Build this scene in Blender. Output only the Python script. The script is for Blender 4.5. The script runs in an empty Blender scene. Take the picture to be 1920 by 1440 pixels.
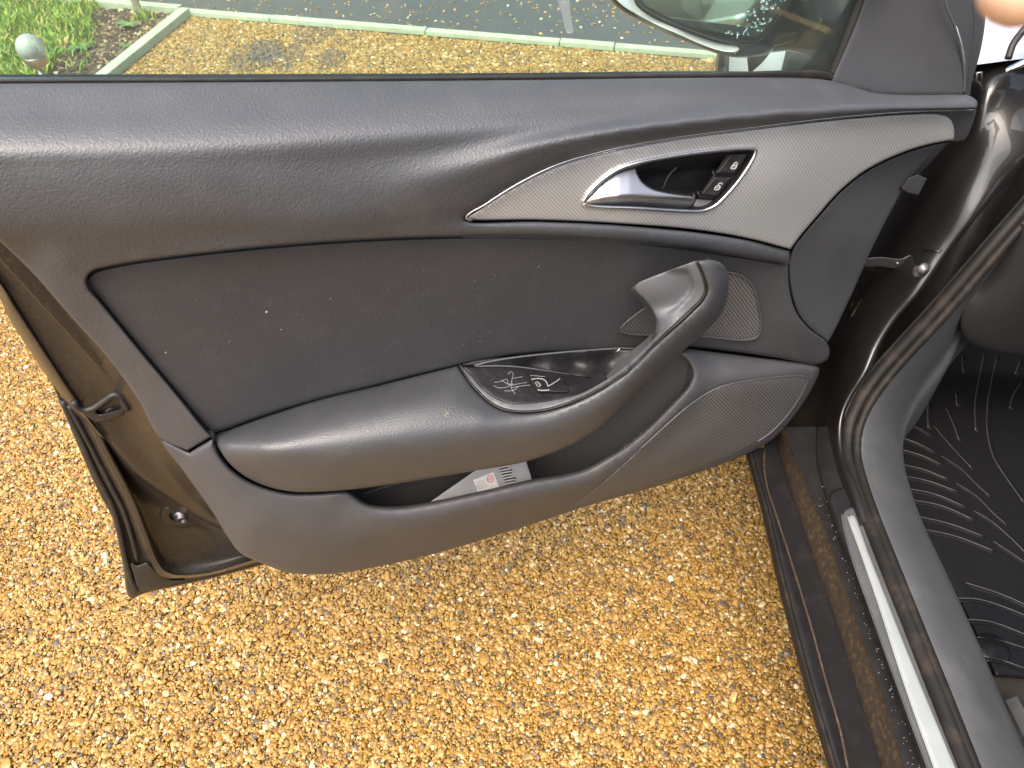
import bpy, bmesh, math, random
import numpy as np
from mathutils import Vector, Matrix
from mathutils.geometry import delaunay_2d_cdt

random.seed(7)
RNG = np.random.default_rng(11)
SC = bpy.context.scene
COL = SC.collection

# ------------------------------------------------------------------ camera
CAM_H = 1.22
PITCH = math.radians(44.3)
cam_data = bpy.data.cameras.new('camera')
cam = bpy.data.objects.new('camera', cam_data)
COL.objects.link(cam)
cam.location = (0, 0, CAM_H)
cam.rotation_euler = (math.pi / 2 - PITCH, 0, 0)
cam_data.sensor_width = 36.0
cam_data.lens = 27.06
cam_data.clip_start = 0.01
cam_data.clip_end = 300
cam_data.dof.use_dof = True
cam_data.dof.focus_distance = 0.95
cam_data.dof.aperture_fstop = 14.0
SC.camera = cam

# ------------------------------------------------------------------ sky, sun
SUN_EL = math.radians(60)
SUN_AZ = math.radians(-148)         # high behind the photographer's left shoulder, behind thin cloud
world = bpy.data.worlds.new('World')
SC.world = world
world.use_nodes = True
wn, wl = world.node_tree.nodes, world.node_tree.links
wn.clear()
sky = wn.new('ShaderNodeTexSky')
sky.sky_type = 'NISHITA'
sky.sun_disc = False
sky.sun_elevation = SUN_EL
sky.sun_rotation = SUN_AZ
sky.air_density = 1.0
sky.dust_density = 9.0
sky.ozone_density = 1.0
bg = wn.new('ShaderNodeBackground')
bg.inputs['Strength'].default_value = 0.15
wo = wn.new('ShaderNodeOutputWorld')
wl.new(sky.outputs[0], bg.inputs[0])
wl.new(bg.outputs[0], wo.inputs[0])

sun_d = bpy.data.lights.new('sun', 'SUN')
sun_d.energy = 0.6
sun_d.angle = math.radians(75)
sun_d.color = (1.0, 0.975, 0.94)
sun = bpy.data.objects.new('sun', sun_d)
COL.objects.link(sun)
sdir = Vector((math.sin(SUN_AZ) * math.cos(SUN_EL), math.cos(SUN_AZ) * math.cos(SUN_EL), math.sin(SUN_EL)))
sun.rotation_euler = sdir.to_track_quat('Z', 'Y').to_euler()
sun.location = (0, 4, 6)

SC.view_settings.view_transform = 'Standard'
SC.view_settings.look = 'None'
SC.view_settings.gamma = 1
SC.view_settings.exposure = 1.42
SC.view_settings.use_curve_mapping = False
SC.render.engine = 'CYCLES'
SC.cycles.max_bounces = 8
SC.cycles.transparent_max_bounces = 12

# ------------------------------------------------------------------ measuring the place
F = 1443.0
CP, SP = math.cos(PITCH), math.sin(PITCH)
PHI = math.radians(73.5)                       # how far the door is open
DN = np.array([math.cos(PHI), -math.sin(PHI), 0.0])     # out of the door trim, into the open
DD = np.array([-math.sin(PHI), -math.cos(PHI), 0.0])    # along the door, hinge to latch
DOOR_D = -0.604
EYE = np.array([0, 0, CAM_H])


def ray(u, v):
    a, b = (u - 960) / F, (720 - v) / F
    return np.array([a, CP + b * SP, b * CP - SP])


def PN(u, v, n=0.0):
    """point of the door, n metres in front of the trim's plane"""
    r = ray(u, v)
    return EYE + r * ((DOOR_D + n) / DN.dot(r))


def PX(u, v, x):
    r = ray(u, v)
    return EYE + r * (x / r[0])


def PY(u, v, y):
    r = ray(u, v)
    return EYE + r * (y / r[1])


def PZ(u, v, z=0.0):
    r = ray(u, v)
    return EYE + r * ((z - CAM_H) / r[2])


def PNv(uv, n):
    a = (uv[:, 0] - 960) / F
    b = (720 - uv[:, 1]) / F
    r = np.stack([a, CP + b * SP, b * CP - SP], 1)
    t = (DOOR_D + n) / (r @ DN)
    return EYE + r * t[:, None]


# ------------------------------------------------------------------ helpers: objects
def link(o, parent=None):
    COL.objects.link(o)
    if parent is not None:
        o.parent = parent
        m = Matrix.Identity(4)
        p = parent
        if p.type == 'EMPTY':
            m = Matrix.Translation(p.location)
        o.matrix_parent_inverse = m.inverted()
    return o


def empty(name, loc):
    o = bpy.data.objects.new(name, None)
    o.location = loc
    o.empty_display_size = 0.05
    COL.objects.link(o)
    return o


def tag(o, label=None, cat=None, group=None, kind=None):
    if label: o['label'] = label
    if cat: o['category'] = cat
    if group: o['group'] = group
    if kind: o['kind'] = kind
    return o


def mesh_obj(name, verts, faces, mat, parent=None, uv=None, smooth=True, mats=None, fmat=None):
    me = bpy.data.meshes.new(name)
    me.from_pydata([tuple(map(float, v)) for v in verts], [], [tuple(map(int, f)) for f in faces])
    if mats:
        for m in mats: me.materials.append(m)
        if fmat is not None:
            me.polygons.foreach_set('material_index', np.array(fmat, dtype=np.int32))
    elif mat:
        me.materials.append(mat)
    if smooth:
        me.polygons.foreach_set('use_smooth', np.ones(len(me.polygons), dtype=bool))
    if uv is not None:
        lay = me.uv_layers.new(name='plane')
        idx = np.empty(len(me.loops), dtype=np.int32)
        me.loops.foreach_get('vertex_index', idx)
        lay.data.foreach_set('uv', np.asarray(uv, dtype=np.float32)[idx].ravel())
    me.update()
    o = bpy.data.objects.new(name, me)
    return link(o, parent)


class Acc:
    """collects pieces that make up ONE part"""
    def __init__(self): self.v, self.f, self.m = [], [], []

    def add(self, v, f, m=0):
        b = len(self.v)
        self.v += [tuple(map(float, p)) for p in v]
        self.f += [tuple(int(i) + b for i in q) for q in f]
        self.m += [m] * len(f)
        return self

    def build(self, name, mats, parent=None, smooth=True):
        if not isinstance(mats, (list, tuple)): mats = [mats]
        return mesh_obj(name, self.v, self.f, None, parent, smooth=smooth, mats=mats, fmat=self.m)


# ------------------------------------------------------------------ helpers: shapes
def spline(pts, closed=False, step=4.0, dims=2):
    """Catmull-Rom through pts; a point with an extra trailing 'c' is a sharp corner"""
    P, C = [], []
    for p in pts:
        c = isinstance(p[-1], str)
        P.append(np.array(p[:-1] if c else p, dtype=float))
        C.append(c)
    n = len(P)
    out = []
    rng = range(n if closed else n - 1)
    for i in rng:
        p1, p2 = P[i], P[(i + 1) % n]
        p0 = P[i - 1] if (closed or i > 0) else 2 * p1 - p2
        p3 = P[(i + 2) % n] if (closed or i + 2 < n) else 2 * p2 - p1
        if C[i]: p0 = 2 * p1 - p2
        if C[(i + 1) % n]: p3 = 2 * p2 - p1
        L = np.linalg.norm((p2 - p1)[:dims])
        k = max(1, int(math.ceil(L / step)))
        a = 0.5
        t0 = 0.0
        t1 = t0 + max(np.linalg.norm(p1 - p0) ** a, 1e-6)
        t2 = t1 + max(np.linalg.norm(p2 - p1) ** a, 1e-6)
        t3 = t2 + max(np.linalg.norm(p3 - p2) ** a, 1e-6)
        for j in range(k):
            t = t1 + (t2 - t1) * j / k
            A1 = (t1 - t) / (t1 - t0) * p0 + (t - t0) / (t1 - t0) * p1
            A2 = (t2 - t) / (t2 - t1) * p1 + (t - t1) / (t2 - t1) * p2
            A3 = (t3 - t) / (t3 - t2) * p2 + (t - t2) / (t3 - t2) * p3
            B1 = (t2 - t) / (t2 - t0) * A1 + (t - t0) / (t2 - t0) * A2
            B2 = (t3 - t) / (t3 - t1) * A2 + (t - t1) / (t3 - t1) * A3
            out.append((t2 - t) / (t2 - t1) * B1 + (t - t1) / (t2 - t1) * B2)
    if not closed: out.append(P[-1])
    return np.array(out)


def resample(pts, n):
    pts = np.asarray(pts, dtype=float)
    d = np.r_[0, np.cumsum(np.linalg.norm(np.diff(pts, axis=0), axis=1))]
    t = np.linspace(0, d[-1], n)
    return np.stack([np.interp(t, d, pts[:, i]) for i in range(pts.shape[1])], 1)


def tps(ctrl, lam=0.002):
    c = np.array(ctrl, dtype=float)
    X, y = c[:, :2] / 200.0, c[:, 2]
    n = len(X)

    def ker(r2): return np.where(r2 > 1e-12, 0.5 * r2 * np.log(np.maximum(r2, 1e-12)), 0)
    K = ker(((X[:, None] - X[None]) ** 2).sum(-1)) + lam * np.eye(n)
    Pm = np.c_[np.ones(n), X]
    A = np.block([[K, Pm], [Pm.T, np.zeros((3, 3))]])
    w = np.linalg.solve(A, np.r_[y, 0, 0, 0])

    def f(uv):
        q = np.asarray(uv, dtype=float) / 200.0
        return ker(((q[:, None] - X[None]) ** 2).sum(-1)) @ w[:n] + np.c_[np.ones(len(q)), q] @ w[n:]
    return f


def feats(*curves, gap=28):
    out = []
    for c in curves:
        c = np.array(c, float)
        k = max(2, int(np.linalg.norm(np.diff(c[:, :2], axis=0), axis=1).sum() / gap) + 1)
        out += [tuple(p) for p in resample(spline([tuple(p) for p in c], False, 6), k)]
    return out


def flat(n):
    return lambda uv: np.full(len(uv), float(n))


def inside(poly, q):
    x, y = q[:, 0], q[:, 1]
    r = np.zeros(len(q), dtype=bool)
    a, b = poly, np.roll(poly, -1, 0)
    for (x1, y1), (x2, y2) in zip(a, b):
        c = ((y1 > y) != (y2 > y))
        if c.any():
            r ^= c & (x < (x2 - x1) * (y - y1) / ((y2 - y1) or 1e-12) + x1)
    return r


def dist_to(poly, q):
    best = np.full(len(q), 1e9)
    a, b = poly, np.roll(poly, -1, 0)
    for p, s in zip(a, b):
        e = s - p
        L = e.dot(e) or 1e-9
        t = np.clip(((q - p) @ e) / L, 0, 1)
        best = np.minimum(best, np.linalg.norm(q - (p + t[:, None] * e), axis=1))
    return best


def panel_data(outline, nf, edge=(6, .005), skirt=.02, step=9, holes=(), place=None, bowl=None, sscale=None):
    """A moulded panel: a closed outline, a depth field over it, rolled edges, a return all round."""
    place = place or PNv
    poly = spline(outline, True, step * 0.5)
    loops = [poly] + [spline(h, True, step * 0.4) for h in holes]
    w, dep = edge
    pts = [l for l in loops]
    allb = np.concatenate(loops)
    for fr in (.12, .3, .55, .85):
        d = w * fr
        if d < 0.5: continue
        for li, l in enumerate(loops):
            tg = np.roll(l, -1, 0) - np.roll(l, 1, 0)
            tg /= np.maximum(np.linalg.norm(tg, axis=1)[:, None], 1e-9)
            nm = np.stack([-tg[:, 1], tg[:, 0]], 1)
            for sgn in (1, -1):
                q = l + sgn * d * nm
                pts.append(q)
    lo, hi = poly.min(0), poly.max(0)
    gx, gy = np.meshgrid(np.arange(lo[0], hi[0], step), np.arange(lo[1], hi[1], step))
    gx = gx + (np.arange(gx.shape[0]) % 2)[:, None] * step * .5
    grid = np.stack([gx.ravel(), gy.ravel()], 1)
    extra = np.concatenate(pts[len(loops):] or [np.zeros((0, 2))])

    def ok(q, dmin):
        if not len(q): return q
        m = inside(poly, q)
        for h in loops[1:]: m &= ~inside(h, q)
        q = q[m]
        d = np.min([dist_to(l, q) for l in loops], axis=0)
        return q[d > dmin]
    ex = ok(extra, w * .1)
    if len(ex):      # thin out inset points that crowd
        key = np.round(ex / max(w * .12, .8)).astype(int)
        _, ix = np.unique(key, axis=0, return_index=True)
        ex = ex[ix]
    gr = ok(grid, w * .9 + .25 * step)
    vv = np.concatenate([allb, ex, gr])
    edges, b = [], 0
    for l in loops:
        edges += [(b + i, b + (i + 1) % len(l)) for i in range(len(l))]
        b += len(l)
    r = delaunay_2d_cdt([Vector(p) for p in vv], edges, [], 0, 1e-4)
    V = np.array([tuple(p) for p in r[0]])
    T = np.array([tuple(t) for t in r[2]])
    cen = V[T].mean(1)
    m = inside(poly, cen)
    for h in loops[1:]: m &= ~inside(h, cen)
    T = T[m]
    d = np.min([dist_to(l, V) for l in loops], axis=0)
    n = nf(V)
    if w > 0:
        k = np.clip(1 - d / w, 0, 1)
        n = n - dep * (1 - np.sqrt(np.maximum(1 - k * k, 0)))
    if bowl:         # a hollow: (depth, width in px)
        k = np.clip(d / bowl[1], 0, 1)
        n = n - bowl[0] * (k * k * (3 - 2 * k)) ** .8
    W = place(V, n)
    # orient towards the eye
    a, b2, c = W[T[:, 0]], W[T[:, 1]], W[T[:, 2]]
    nr = np.cross(b2 - a, c - a)
    back = (nr * (EYE - a)).sum(1) < 0
    T[back] = T[back][:, ::-1]
    verts = list(W)
    faces = [tuple(int(x) for x in t) for t in T]
    uv = np.stack([W @ DD, W[:, 2]], 1)
    if skirt:
        # boundary edges -> return
        cnt = {}
        for t in faces:
            for i in range(3):
                e = (t[i], t[(i + 1) % 3])
                cnt[e] = cnt.get(e, 0) + 1
        bd = [e for e in cnt if (e[1], e[0]) not in cnt]
        top, bot = {}, {}
        uvs = list(uv)
        nb = np.zeros(len(V))
        nc_ = np.zeros(len(V))
        adj = {}
        for t_ in faces:
            for i in range(3):
                e = (t_[i], t_[(i + 1) % 3])
                if (e[1], e[0]) not in cnt:
                    o2 = V[list(t_)].mean(0)
                    ev = V[e[1]] - V[e[0]]
                    nn = np.array([ev[1], -ev[0]]) / max(np.linalg.norm(ev), 1e-9)
                    if nn.dot(V[e[0]] - o2) < 0: nn = -nn
                    for q_ in e:
                        nb[q_] += -nn[1]; nc_[q_] += 1
        k_ = np.clip((nb / np.maximum(nc_, 1) + .05) / .35, 0, 1)
        k_ = (k_ * k_ * (3 - 2 * k_))[:, None]
        SD = -DN * (1 - .6 * k_) + np.array([0, 0, -.92]) * k_
        SD /= np.linalg.norm(SD, axis=1)[:, None]
        if sscale is not None: SD *= sscale(V)[:, None]
        for e in bd:
            for i in e:
                if i not in top:
                    top[i] = len(verts); verts.append(W[i]); uvs.append(uv[i])
                    bot[i] = len(verts); verts.append(W[i] + SD[i] * skirt); uvs.append(uv[i])
        for i, j in bd:
            faces.append((top[j], top[i], bot[i], bot[j]))
        uv = np.array(uvs)
    return verts, faces, uv


def panel(name, outline, nf, mat, parent, **k):
    v, f, uv = panel_data(outline, nf, **k)
    return mesh_obj(name, v, f, mat, parent, uv=uv)


def frames(P, closed=False):
    n = len(P)
    T = np.zeros_like(P)
    T[1:-1] = P[2:] - P[:-2]
    T[0], T[-1] = P[1] - P[0], P[-1] - P[-2]
    if closed:
        T[0] = T[-1] = P[1] - P[-2] if np.allclose(P[0], P[-1]) else P[1] - P[-1]
    T /= np.maximum(np.linalg.norm(T, axis=1)[:, None], 1e-12)
    up = np.array([0, 0, 1.0]) if abs(T[0][2]) < .9 else np.array([1.0, 0, 0])
    N = np.zeros_like(P)
    N[0] = np.cross(T[0], up); N[0] /= np.linalg.norm(N[0])
    for i in range(1, n):
        v = N[i - 1] - T[i] * N[i - 1].dot(T[i])
        N[i] = v / max(np.linalg.norm(v), 1e-9)
    return T, N, np.cross(T, N)


def tube_data(P, r, sides=8, cap=True, closed=False, squash=1.0):
    P = np.asarray(P, dtype=float)
    n = len(P)
    T, N, B = frames(P, closed)
    R = np.full(n, r) if np.isscalar(r) else np.interp(np.linspace(0, 1, n), np.linspace(0, 1, len(r)), r)
    a = np.arange(sides) * 2 * math.pi / sides
    V = (P[:, None] + R[:, None, None] * (np.cos(a)[None, :, None] * N[:, None] + squash * np.sin(a)[None, :, None] * B[:, None])).reshape(-1, 3)
    Fc = []
    last = n if closed else n - 1
    for i in range(last):
        for j in range(sides):
            i2 = (i + 1) % n
            Fc.append((i * sides + j, i * sides + (j + 1) % sides, i2 * sides + (j + 1) % sides, i2 * sides + j))
    if cap and not closed:
        Fc.append(tuple(range(sides))[::-1])
        Fc.append(tuple((n - 1) * sides + j for j in range(sides)))
    return V, Fc


def tube(name, P, r, mat, parent=None, **k):
    v, f = tube_data(P, r, **k)
    return mesh_obj(name, v, f, mat, parent)


def cpx(pts, place, step=10):
    """pixel curve with a depth value per point -> 3-D polyline"""
    s = spline(pts, False, step)
    return np.array([place(*p) for p in s])


def cpn(pts, n, step=8):
    s = spline(pts, False, step)
    return np.array([PN(p[0], p[1], n(s[i:i + 1])[0] if callable(n) else n) for i, p in enumerate(s)])


def loft_data(curves, nu=60, sub=4, linear=False, flip=None):
    C = np.array([resample(c, nu) for c in curves])
    rows = []
    m = len(C)
    for i in range(m - 1):
        p1, p2 = C[i], C[i + 1]
        p0 = C[i - 1] if i > 0 else 2 * p1 - p2
        p3 = C[i + 2] if i + 2 < m else 2 * p2 - p1
        for j in range(sub):
            t = j / sub
            if linear:
                rows.append(p1 * (1 - t) + p2 * t)
            else:
                rows.append(.5 * ((2 * p1) + (-p0 + p2) * t + (2 * p0 - 5 * p1 + 4 * p2 - p3) * t * t + (-p0 + 3 * p1 - 3 * p2 + p3) * t ** 3))
    rows.append(C[-1])
    V = np.concatenate(rows)
    k = len(rows)
    Fc = []
    for i in range(k - 1):
        for j in range(nu - 1):
            Fc.append((i * nu + j, i * nu + j + 1, (i + 1) * nu + j + 1, (i + 1) * nu + j))
    # towards the eye
    s = 0
    for q in Fc[::7]:
        a, b, c = V[q[0]], V[q[1]], V[q[2]]
        s += np.dot(np.cross(b - a, c - a), EYE - a)
    if s < 0: Fc = [q[::-1] for q in Fc]
    return V, Fc


def loft(name, curves, mat, parent, solid=0.0, **k):
    v, f = loft_data(curves, **k)
    o = mesh_obj(name, v, f, mat, parent)
    if solid:
        md = o.modifiers.new('thickness', 'SOLIDIFY')
        md.thickness = solid
        md.offset = -1
    return o


def box_data(c, s, rot=None, bevel=0.0):
    bm = bmesh.new()
    bmesh.ops.create_cube(bm, size=1)
    for v in bm.verts: v.co = Vector((v.co.x * s[0], v.co.y * s[1], v.co.z * s[2]))
    if bevel:
        bmesh.ops.bevel(bm, geom=bm.edges[:], offset=bevel, segments=2, profile=.5, affect='EDGES')
    M = (rot.to_4x4() if rot else Matrix.Identity(4))
    V = [np.array(M @ v.co) + np.array(c) for v in bm.verts]
    bm.verts.index_update()
    Fc = [tuple(v.index for v in f.verts) for f in bm.faces]
    bm.free()
    return V, Fc


DOOR_ROT = Matrix((tuple(-DD), tuple(-DN), (0, 0, 1))).transposed()    # x along the door to the hinge, y away from us


def frame_door(p):
    return np.array(p)


# ------------------------------------------------------------------ materials
def new_mat(name):
    m = bpy.data.materials.new(name)
    m.use_nodes = True
    nt = m.node_tree
    nt.nodes.clear()
    out = nt.nodes.new('ShaderNodeOutputMaterial')
    b = nt.nodes.new('ShaderNodeBsdfPrincipled')
    nt.links.new(b.outputs[0], out.inputs[0])
    return m, nt, b


def N(nt, t, **k):
    n = nt.nodes.new('ShaderNode' + t)
    for a, v in k.items():
        if hasattr(n, a): setattr(n, a, v)
        else: n.inputs[a.replace('_', ' ')].default_value = v
    return n


def rgb(c): return (c[0], c[1], c[2], 1)


def surf(name, base, rough=.5, metal=0., spec=.5, coat=0., coat_rough=.05, vary=.15, vscale=40., grain=None, dirt=None, rough_vary=.08, sheen=0.):
    """painted, moulded or cast surface: a base colour with mottling, optional grain (scale, strength, kind) and dust (colour, amount, scale)"""
    m, nt, b = new_mat(name)
    L = nt.links
    tc = N(nt, 'TexCoord')
    no = N(nt, 'TexNoise', Scale=vscale, Detail=4.)
    L.new(tc.outputs['Object'], no.inputs['Vector'])
    mx = N(nt, 'Mix', data_type='RGBA')
    mx.inputs[6].default_value = rgb([c * (1 - vary) for c in base])
    mx.inputs[7].default_value = rgb([min(1, c * (1 + vary)) for c in base])
    L.new(no.outputs['Fac'], mx.inputs[0])
    col = mx.outputs[2]
    if dirt:
        dc, amt, ds = dirt
        n2 = N(nt, 'TexNoise', Scale=ds, Detail=8., Roughness=.7)
        L.new(tc.outputs['Object'], n2.inputs['Vector'])
        rp = N(nt, 'ValToRGB')
        rp.color_ramp.elements[0].position = .5
        rp.color_ramp.elements[1].position = .75
        rp.color_ramp.elements[1].color = (amt, amt, amt, 1)
        L.new(n2.outputs['Fac'], rp.inputs[0])
        m2 = N(nt, 'Mix', data_type='RGBA')
        m2.inputs[7].default_value = rgb(dc)
        L.new(rp.outputs[0], m2.inputs[0])
        L.new(col, m2.inputs[6])
        col = m2.outputs[2]
    L.new(col, b.inputs['Base Color'])
    mr = N(nt, 'MapRange')
    mr.inputs[3].default_value = max(.02, rough - rough_vary)
    mr.inputs[4].default_value = min(1, rough + rough_vary)
    L.new(no.outputs['Fac'], mr.inputs[0])
    L.new(mr.outputs[0], b.inputs['Roughness'])
    b.inputs['Metallic'].default_value = metal
    b.inputs['Specular IOR Level'].default_value = spec
    b.inputs['Coat Weight'].default_value = coat
    b.inputs['Coat Roughness'].default_value = coat_rough
    if sheen:
        b.inputs['Sheen Weight'].default_value = sheen
        b.inputs['Sheen Roughness'].default_value = .6
    if grain:
        gs, gd, kind = grain
        if kind == 'leather':
            g = N(nt, 'TexVoronoi', feature='SMOOTH_F1', Scale=gs, Randomness=1.)
            L.new(tc.outputs['Object'], g.inputs['Vector'])
            g2 = N(nt, 'TexNoise', Scale=gs * .6, Detail=3.)
            L.new(tc.outputs['Object'], g2.inputs['Vector'])
            ad = N(nt, 'Math', operation='ADD')
            L.new(g.outputs['Distance'], ad.inputs[0]); L.new(g2.outputs['Fac'], ad.inputs[1])
            h = ad.outputs[0]
        else:
            g = N(nt, 'TexNoise', Scale=gs, Detail=4., Roughness=.65)
            L.new(tc.outputs['Object'], g.inputs['Vector'])
            h = g.outputs['Fac']
        bp = N(nt, 'Bump', Strength=1.0, Distance=gd)
        L.new(h, bp.inputs['Height'])
        L.new(bp.outputs[0], b.inputs['Normal'])
    return m


def woven(name, c0, c1, pitch, angle, rough, metal, depth, kind='weave'):
    """fine printed or pressed pattern laid out in the door's own plane (uv = metres)"""
    m, nt, b = new_mat(name)
    L = nt.links
    uv = N(nt, 'UVMap', uv_map='plane')
    mp = N(nt, 'Mapping')
    mp.inputs['Rotation'].default_value = (0, 0, angle)
    k = 2 * math.pi / pitch
    mp.inputs['Scale'].default_value = (k, k, 1)
    # rotate first, then scale
    mp.vector_type = 'POINT'
    L.new(uv.outputs[0], mp.inputs['Vector'])
    sp = N(nt, 'SeparateXYZ')
    L.new(mp.outputs[0], sp.inputs[0])
    s1 = N(nt, 'Math', operation='SINE'); L.new(sp.outputs[0], s1.inputs[0])
    s2 = N(nt, 'Math', operation='SINE'); L.new(sp.outputs[1], s2.inputs[0])
    if kind == 'weave':
        mu = N(nt, 'Math', operation='MULTIPLY_ADD')
        L.new(s1.outputs[0], mu.inputs[0]); mu.inputs[1].default_value = .75
        sc = N(nt, 'Math', operation='MULTIPLY'); L.new(s2.outputs[0], sc.inputs[0]); sc.inputs[1].default_value = .45
        L.new(sc.outputs[0], mu.inputs[2])
    else:
        mu = N(nt, 'Math', operation='ADD')
        L.new(s1.outputs[0], mu.inputs[0]); L.new(s2.outputs[0], mu.inputs[1])
    mr = N(nt, 'MapRange')
    mr.inputs[1].default_value = -1; mr.inputs[2].default_value = 1 if kind == 'weave' else .35
    L.new(mu.outputs[0], mr.inputs[0])
    mx = N(nt, 'Mix', data_type='RGBA')
    mx.inputs[6].default_value = rgb(c0); mx.inputs[7].default_value = rgb(c1)
    L.new(mr.outputs[0], mx.inputs[0])
    L.new(mx.outputs[2], b.inputs['Base Color'])
    b.inputs['Roughness'].default_value = rough
    b.inputs['Metallic'].default_value = metal
    bp = N(nt, 'Bump', Strength=1.0, Distance=depth)
    L.new(mr.outputs[0], bp.inputs['Height'])
    L.new(bp.outputs[0], b.inputs['Normal'])
    return m


M = {}
M['vinyl'] = surf('grained_vinyl', (.047, .052, .061), .50, spec=.85, grain=(640, .0003, 'leather'), vary=.12, vscale=14, dirt=((.11, .105, .10), .25, 22))
M['insert'] = surf('insert_vinyl', (.041, .042, .047), .58, grain=(900, .0003, 'leather'), vary=.1, vscale=18, dirt=((.10, .095, .09), .2, 60))
M['arm'] = surf('armrest_vinyl', (.048, .052, .059), .44, spec=.8, grain=(900, .0003, 'leather'), vary=.12, vscale=20, dirt=((.12, .115, .11), .18, 30))
M['soft'] = surf('charcoal_plastic', (.060, .062, .068), .52, grain=(1600, .00018, 'noise'), vary=.12, vscale=16, dirt=((.13, .11, .09), .25, 26))
M['handle'] = surf('satin_grey_plastic', (.080, .086, .096), .46, grain=(1800, .0001, 'noise'), vary=.08)
M['black'] = surf('black_plastic', (.012, .012, .014), .48, vary=.15, grain=(1500, .0001, 'noise'), dirt=((.09, .09, .09), .25, 120))
M['hinge'] = surf('dark_blue_grey_plastic', (.050, .054, .062), .6, vary=.1, grain=(1400, .0002, 'noise'))
M['felt'] = surf('pocket_felt', (.050, .049, .049), .9, vary=.2, vscale=300, grain=(1500, .0004, 'noise'))
M['weave'] = woven('silver_weave', (.37, .385, .40), (.62, .64, .66), .0027, math.radians(40), .38, .6, .0002)
M['grille'] = woven('speaker_mesh', (.018, .018, .019), (.13, .128, .13), .0034, math.radians(38), .5, 0, .0006, 'dots')
M['chrome'] = surf('bright_chrome', (.85, .86, .87), .24, 1., vary=.03)
M['satin'] = surf('satin_chrome', (.62, .63, .65), .36, 1., vary=.05, rough_vary=.03)
M['rubber'] = surf('black_rubber', (.016, .016, .016), .55, vary=.2, dirt=((.10, .08, .06), .3, 60))
M['seal'] = surf('door_seal_rubber', (.013, .012, .011), .55, spec=.22, vary=.2, dirt=((.10, .075, .05), .35, 40))
M['paint'] = surf('dark_metallic_paint', (.008, .0075, .0075), .40, .0, coat=1., coat_rough=.03, vary=.1, vscale=300)
M['gloss'] = surf('gloss_black', (.012, .012, .013), .16, spec=.6, vary=.1)
M['skylit_paint'] = surf('skylit_body_paint', (.74, .75, .77), .38, .35, coat=1., coat_rough=.03, vary=.06, vscale=300)  # the dark car's paint made pale: sky reflection put into the colour
M['paint_dirty'] = surf('dusty_dark_paint', (.014, .012, .011), .4, .0, spec=.3, coat=.4, coat_rough=.2, vary=.35, vscale=70, dirt=((.22, .17, .11), .16, 320), grain=(260, .00035, 'noise'))
M['sillblack'] = surf('satin_black_sill', (.012, .012, .013), .45, spec=.25, vary=.15, dirt=((.12, .10, .08), .12, 50))
M['sillbrown'] = surf('ground_tinted_sill_face', (.045, .032, .022), .42, vary=.25, vscale=70, coat=.3, coat_rough=.3, dirt=((.22, .15, .08), .5, 130))  # brown of the reflected ground is put into the base colour
M['trimgrey'] = surf('grey_sill_trim', (.060, .064, .069), .6, vary=.12, vscale=25, grain=(1400, .0003, 'noise'), dirt=((.16, .16, .15), .3, 20))
M['plate'] = surf('brushed_sill_plate', (.44, .47, .455), .45, .6, vary=.05, rough_vary=.04)
M['bolt'] = surf('zinc_bolt', (.35, .35, .35), .35, 1., vary=.2)
M['steel'] = surf('greased_steel', (.12, .12, .13), .48, 1., vary=.3, vscale=120, dirt=((.05, .04, .03), .6, 90))
M['strap'] = surf('dull_strap_steel', (.17, .17, .18), .45, .7, vary=.3, vscale=120, dirt=((.04, .035, .03), .5, 90))
M['carpet'] = surf('footwell_carpet', (.030, .027, .024), .95, vary=.4, vscale=500, grain=(900, .002, 'noise'))
M['dash'] = surf('lower_dash_plastic', (.022, .022, .023), .6, vary=.1, grain=(900, .0002, 'noise'))
M['paper'] = surf('grey_booklet_cover', (.27, .275, .28), .5, vary=.08)
M['white'] = surf('white_print', (.55, .55, .55), .5, vary=.04)
M['symbol'] = surf('dim_white_print', (.26, .27, .28), .5, vary=.1)
M['ink'] = surf('black_print', (.02, .02, .02), .5, vary=.04)
M['red'] = surf('red_print', (.55, .10, .07), .5, vary=.04)
M['scratch'] = surf('grey_scratches', (.15, .16, .17), .6, vary=.1)
M['timber'] = surf('weathered_timber', (.38, .45, .33), .8, vary=.25, vscale=14, grain=(60, .002, 'noise'), dirt=((.22, .25, .17), .6, 18))
M['stake'] = surf('old_stake_timber', (.24, .21, .16), .85, vary=.25, vscale=30, grain=(80, .002, 'noise'))
M['asphalt'] = surf('wet_asphalt', (.075, .079, .080), .42, vary=.35, vscale=120, grain=(260, .004, 'noise'), dirt=((.12, .12, .12), .5, 9))
M['soil'] = surf('garden_soil', (.045, .032, .024), .95, vary=.5, vscale=30, grain=(50, .03, 'noise'))
M['ground'] = surf('gravel_bed', (.22, .135, .042), .9, vary=.35, vscale=120, grain=(130, .006, 'noise'))
M['lawn'] = surf('lawn_thatch', (.16, .14, .05), .95, vary=.5, vscale=25)
M['stem'] = surf('weed_leaf', (.10, .18, .05), .6, vary=.3, vscale=40)
M['metalpost'] = surf('brushed_steel_stake', (.42, .38, .33), .4, .8, vary=.15)
M['skin'] = surf('skin', (.66, .44, .31), .5, vary=.08)
M['nail'] = surf('finger_nail', (.68, .42, .34), .3, vary=.05)
M['tyre'] = surf('tyre_rubber', (.018, .018, .018), .8, vary=.2, grain=(300, .001, 'noise'))
M['alloy'] = surf('alloy_rim', (.45, .45, .46), .35, 1., vary=.05)
M['stone'] = surf('white_stone', (.6, .6, .58), .8, vary=.2, vscale=20)
M['seat'] = surf('seat_cloth', (.03, .03, .032), .9, vary=.2, vscale=200)


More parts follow.
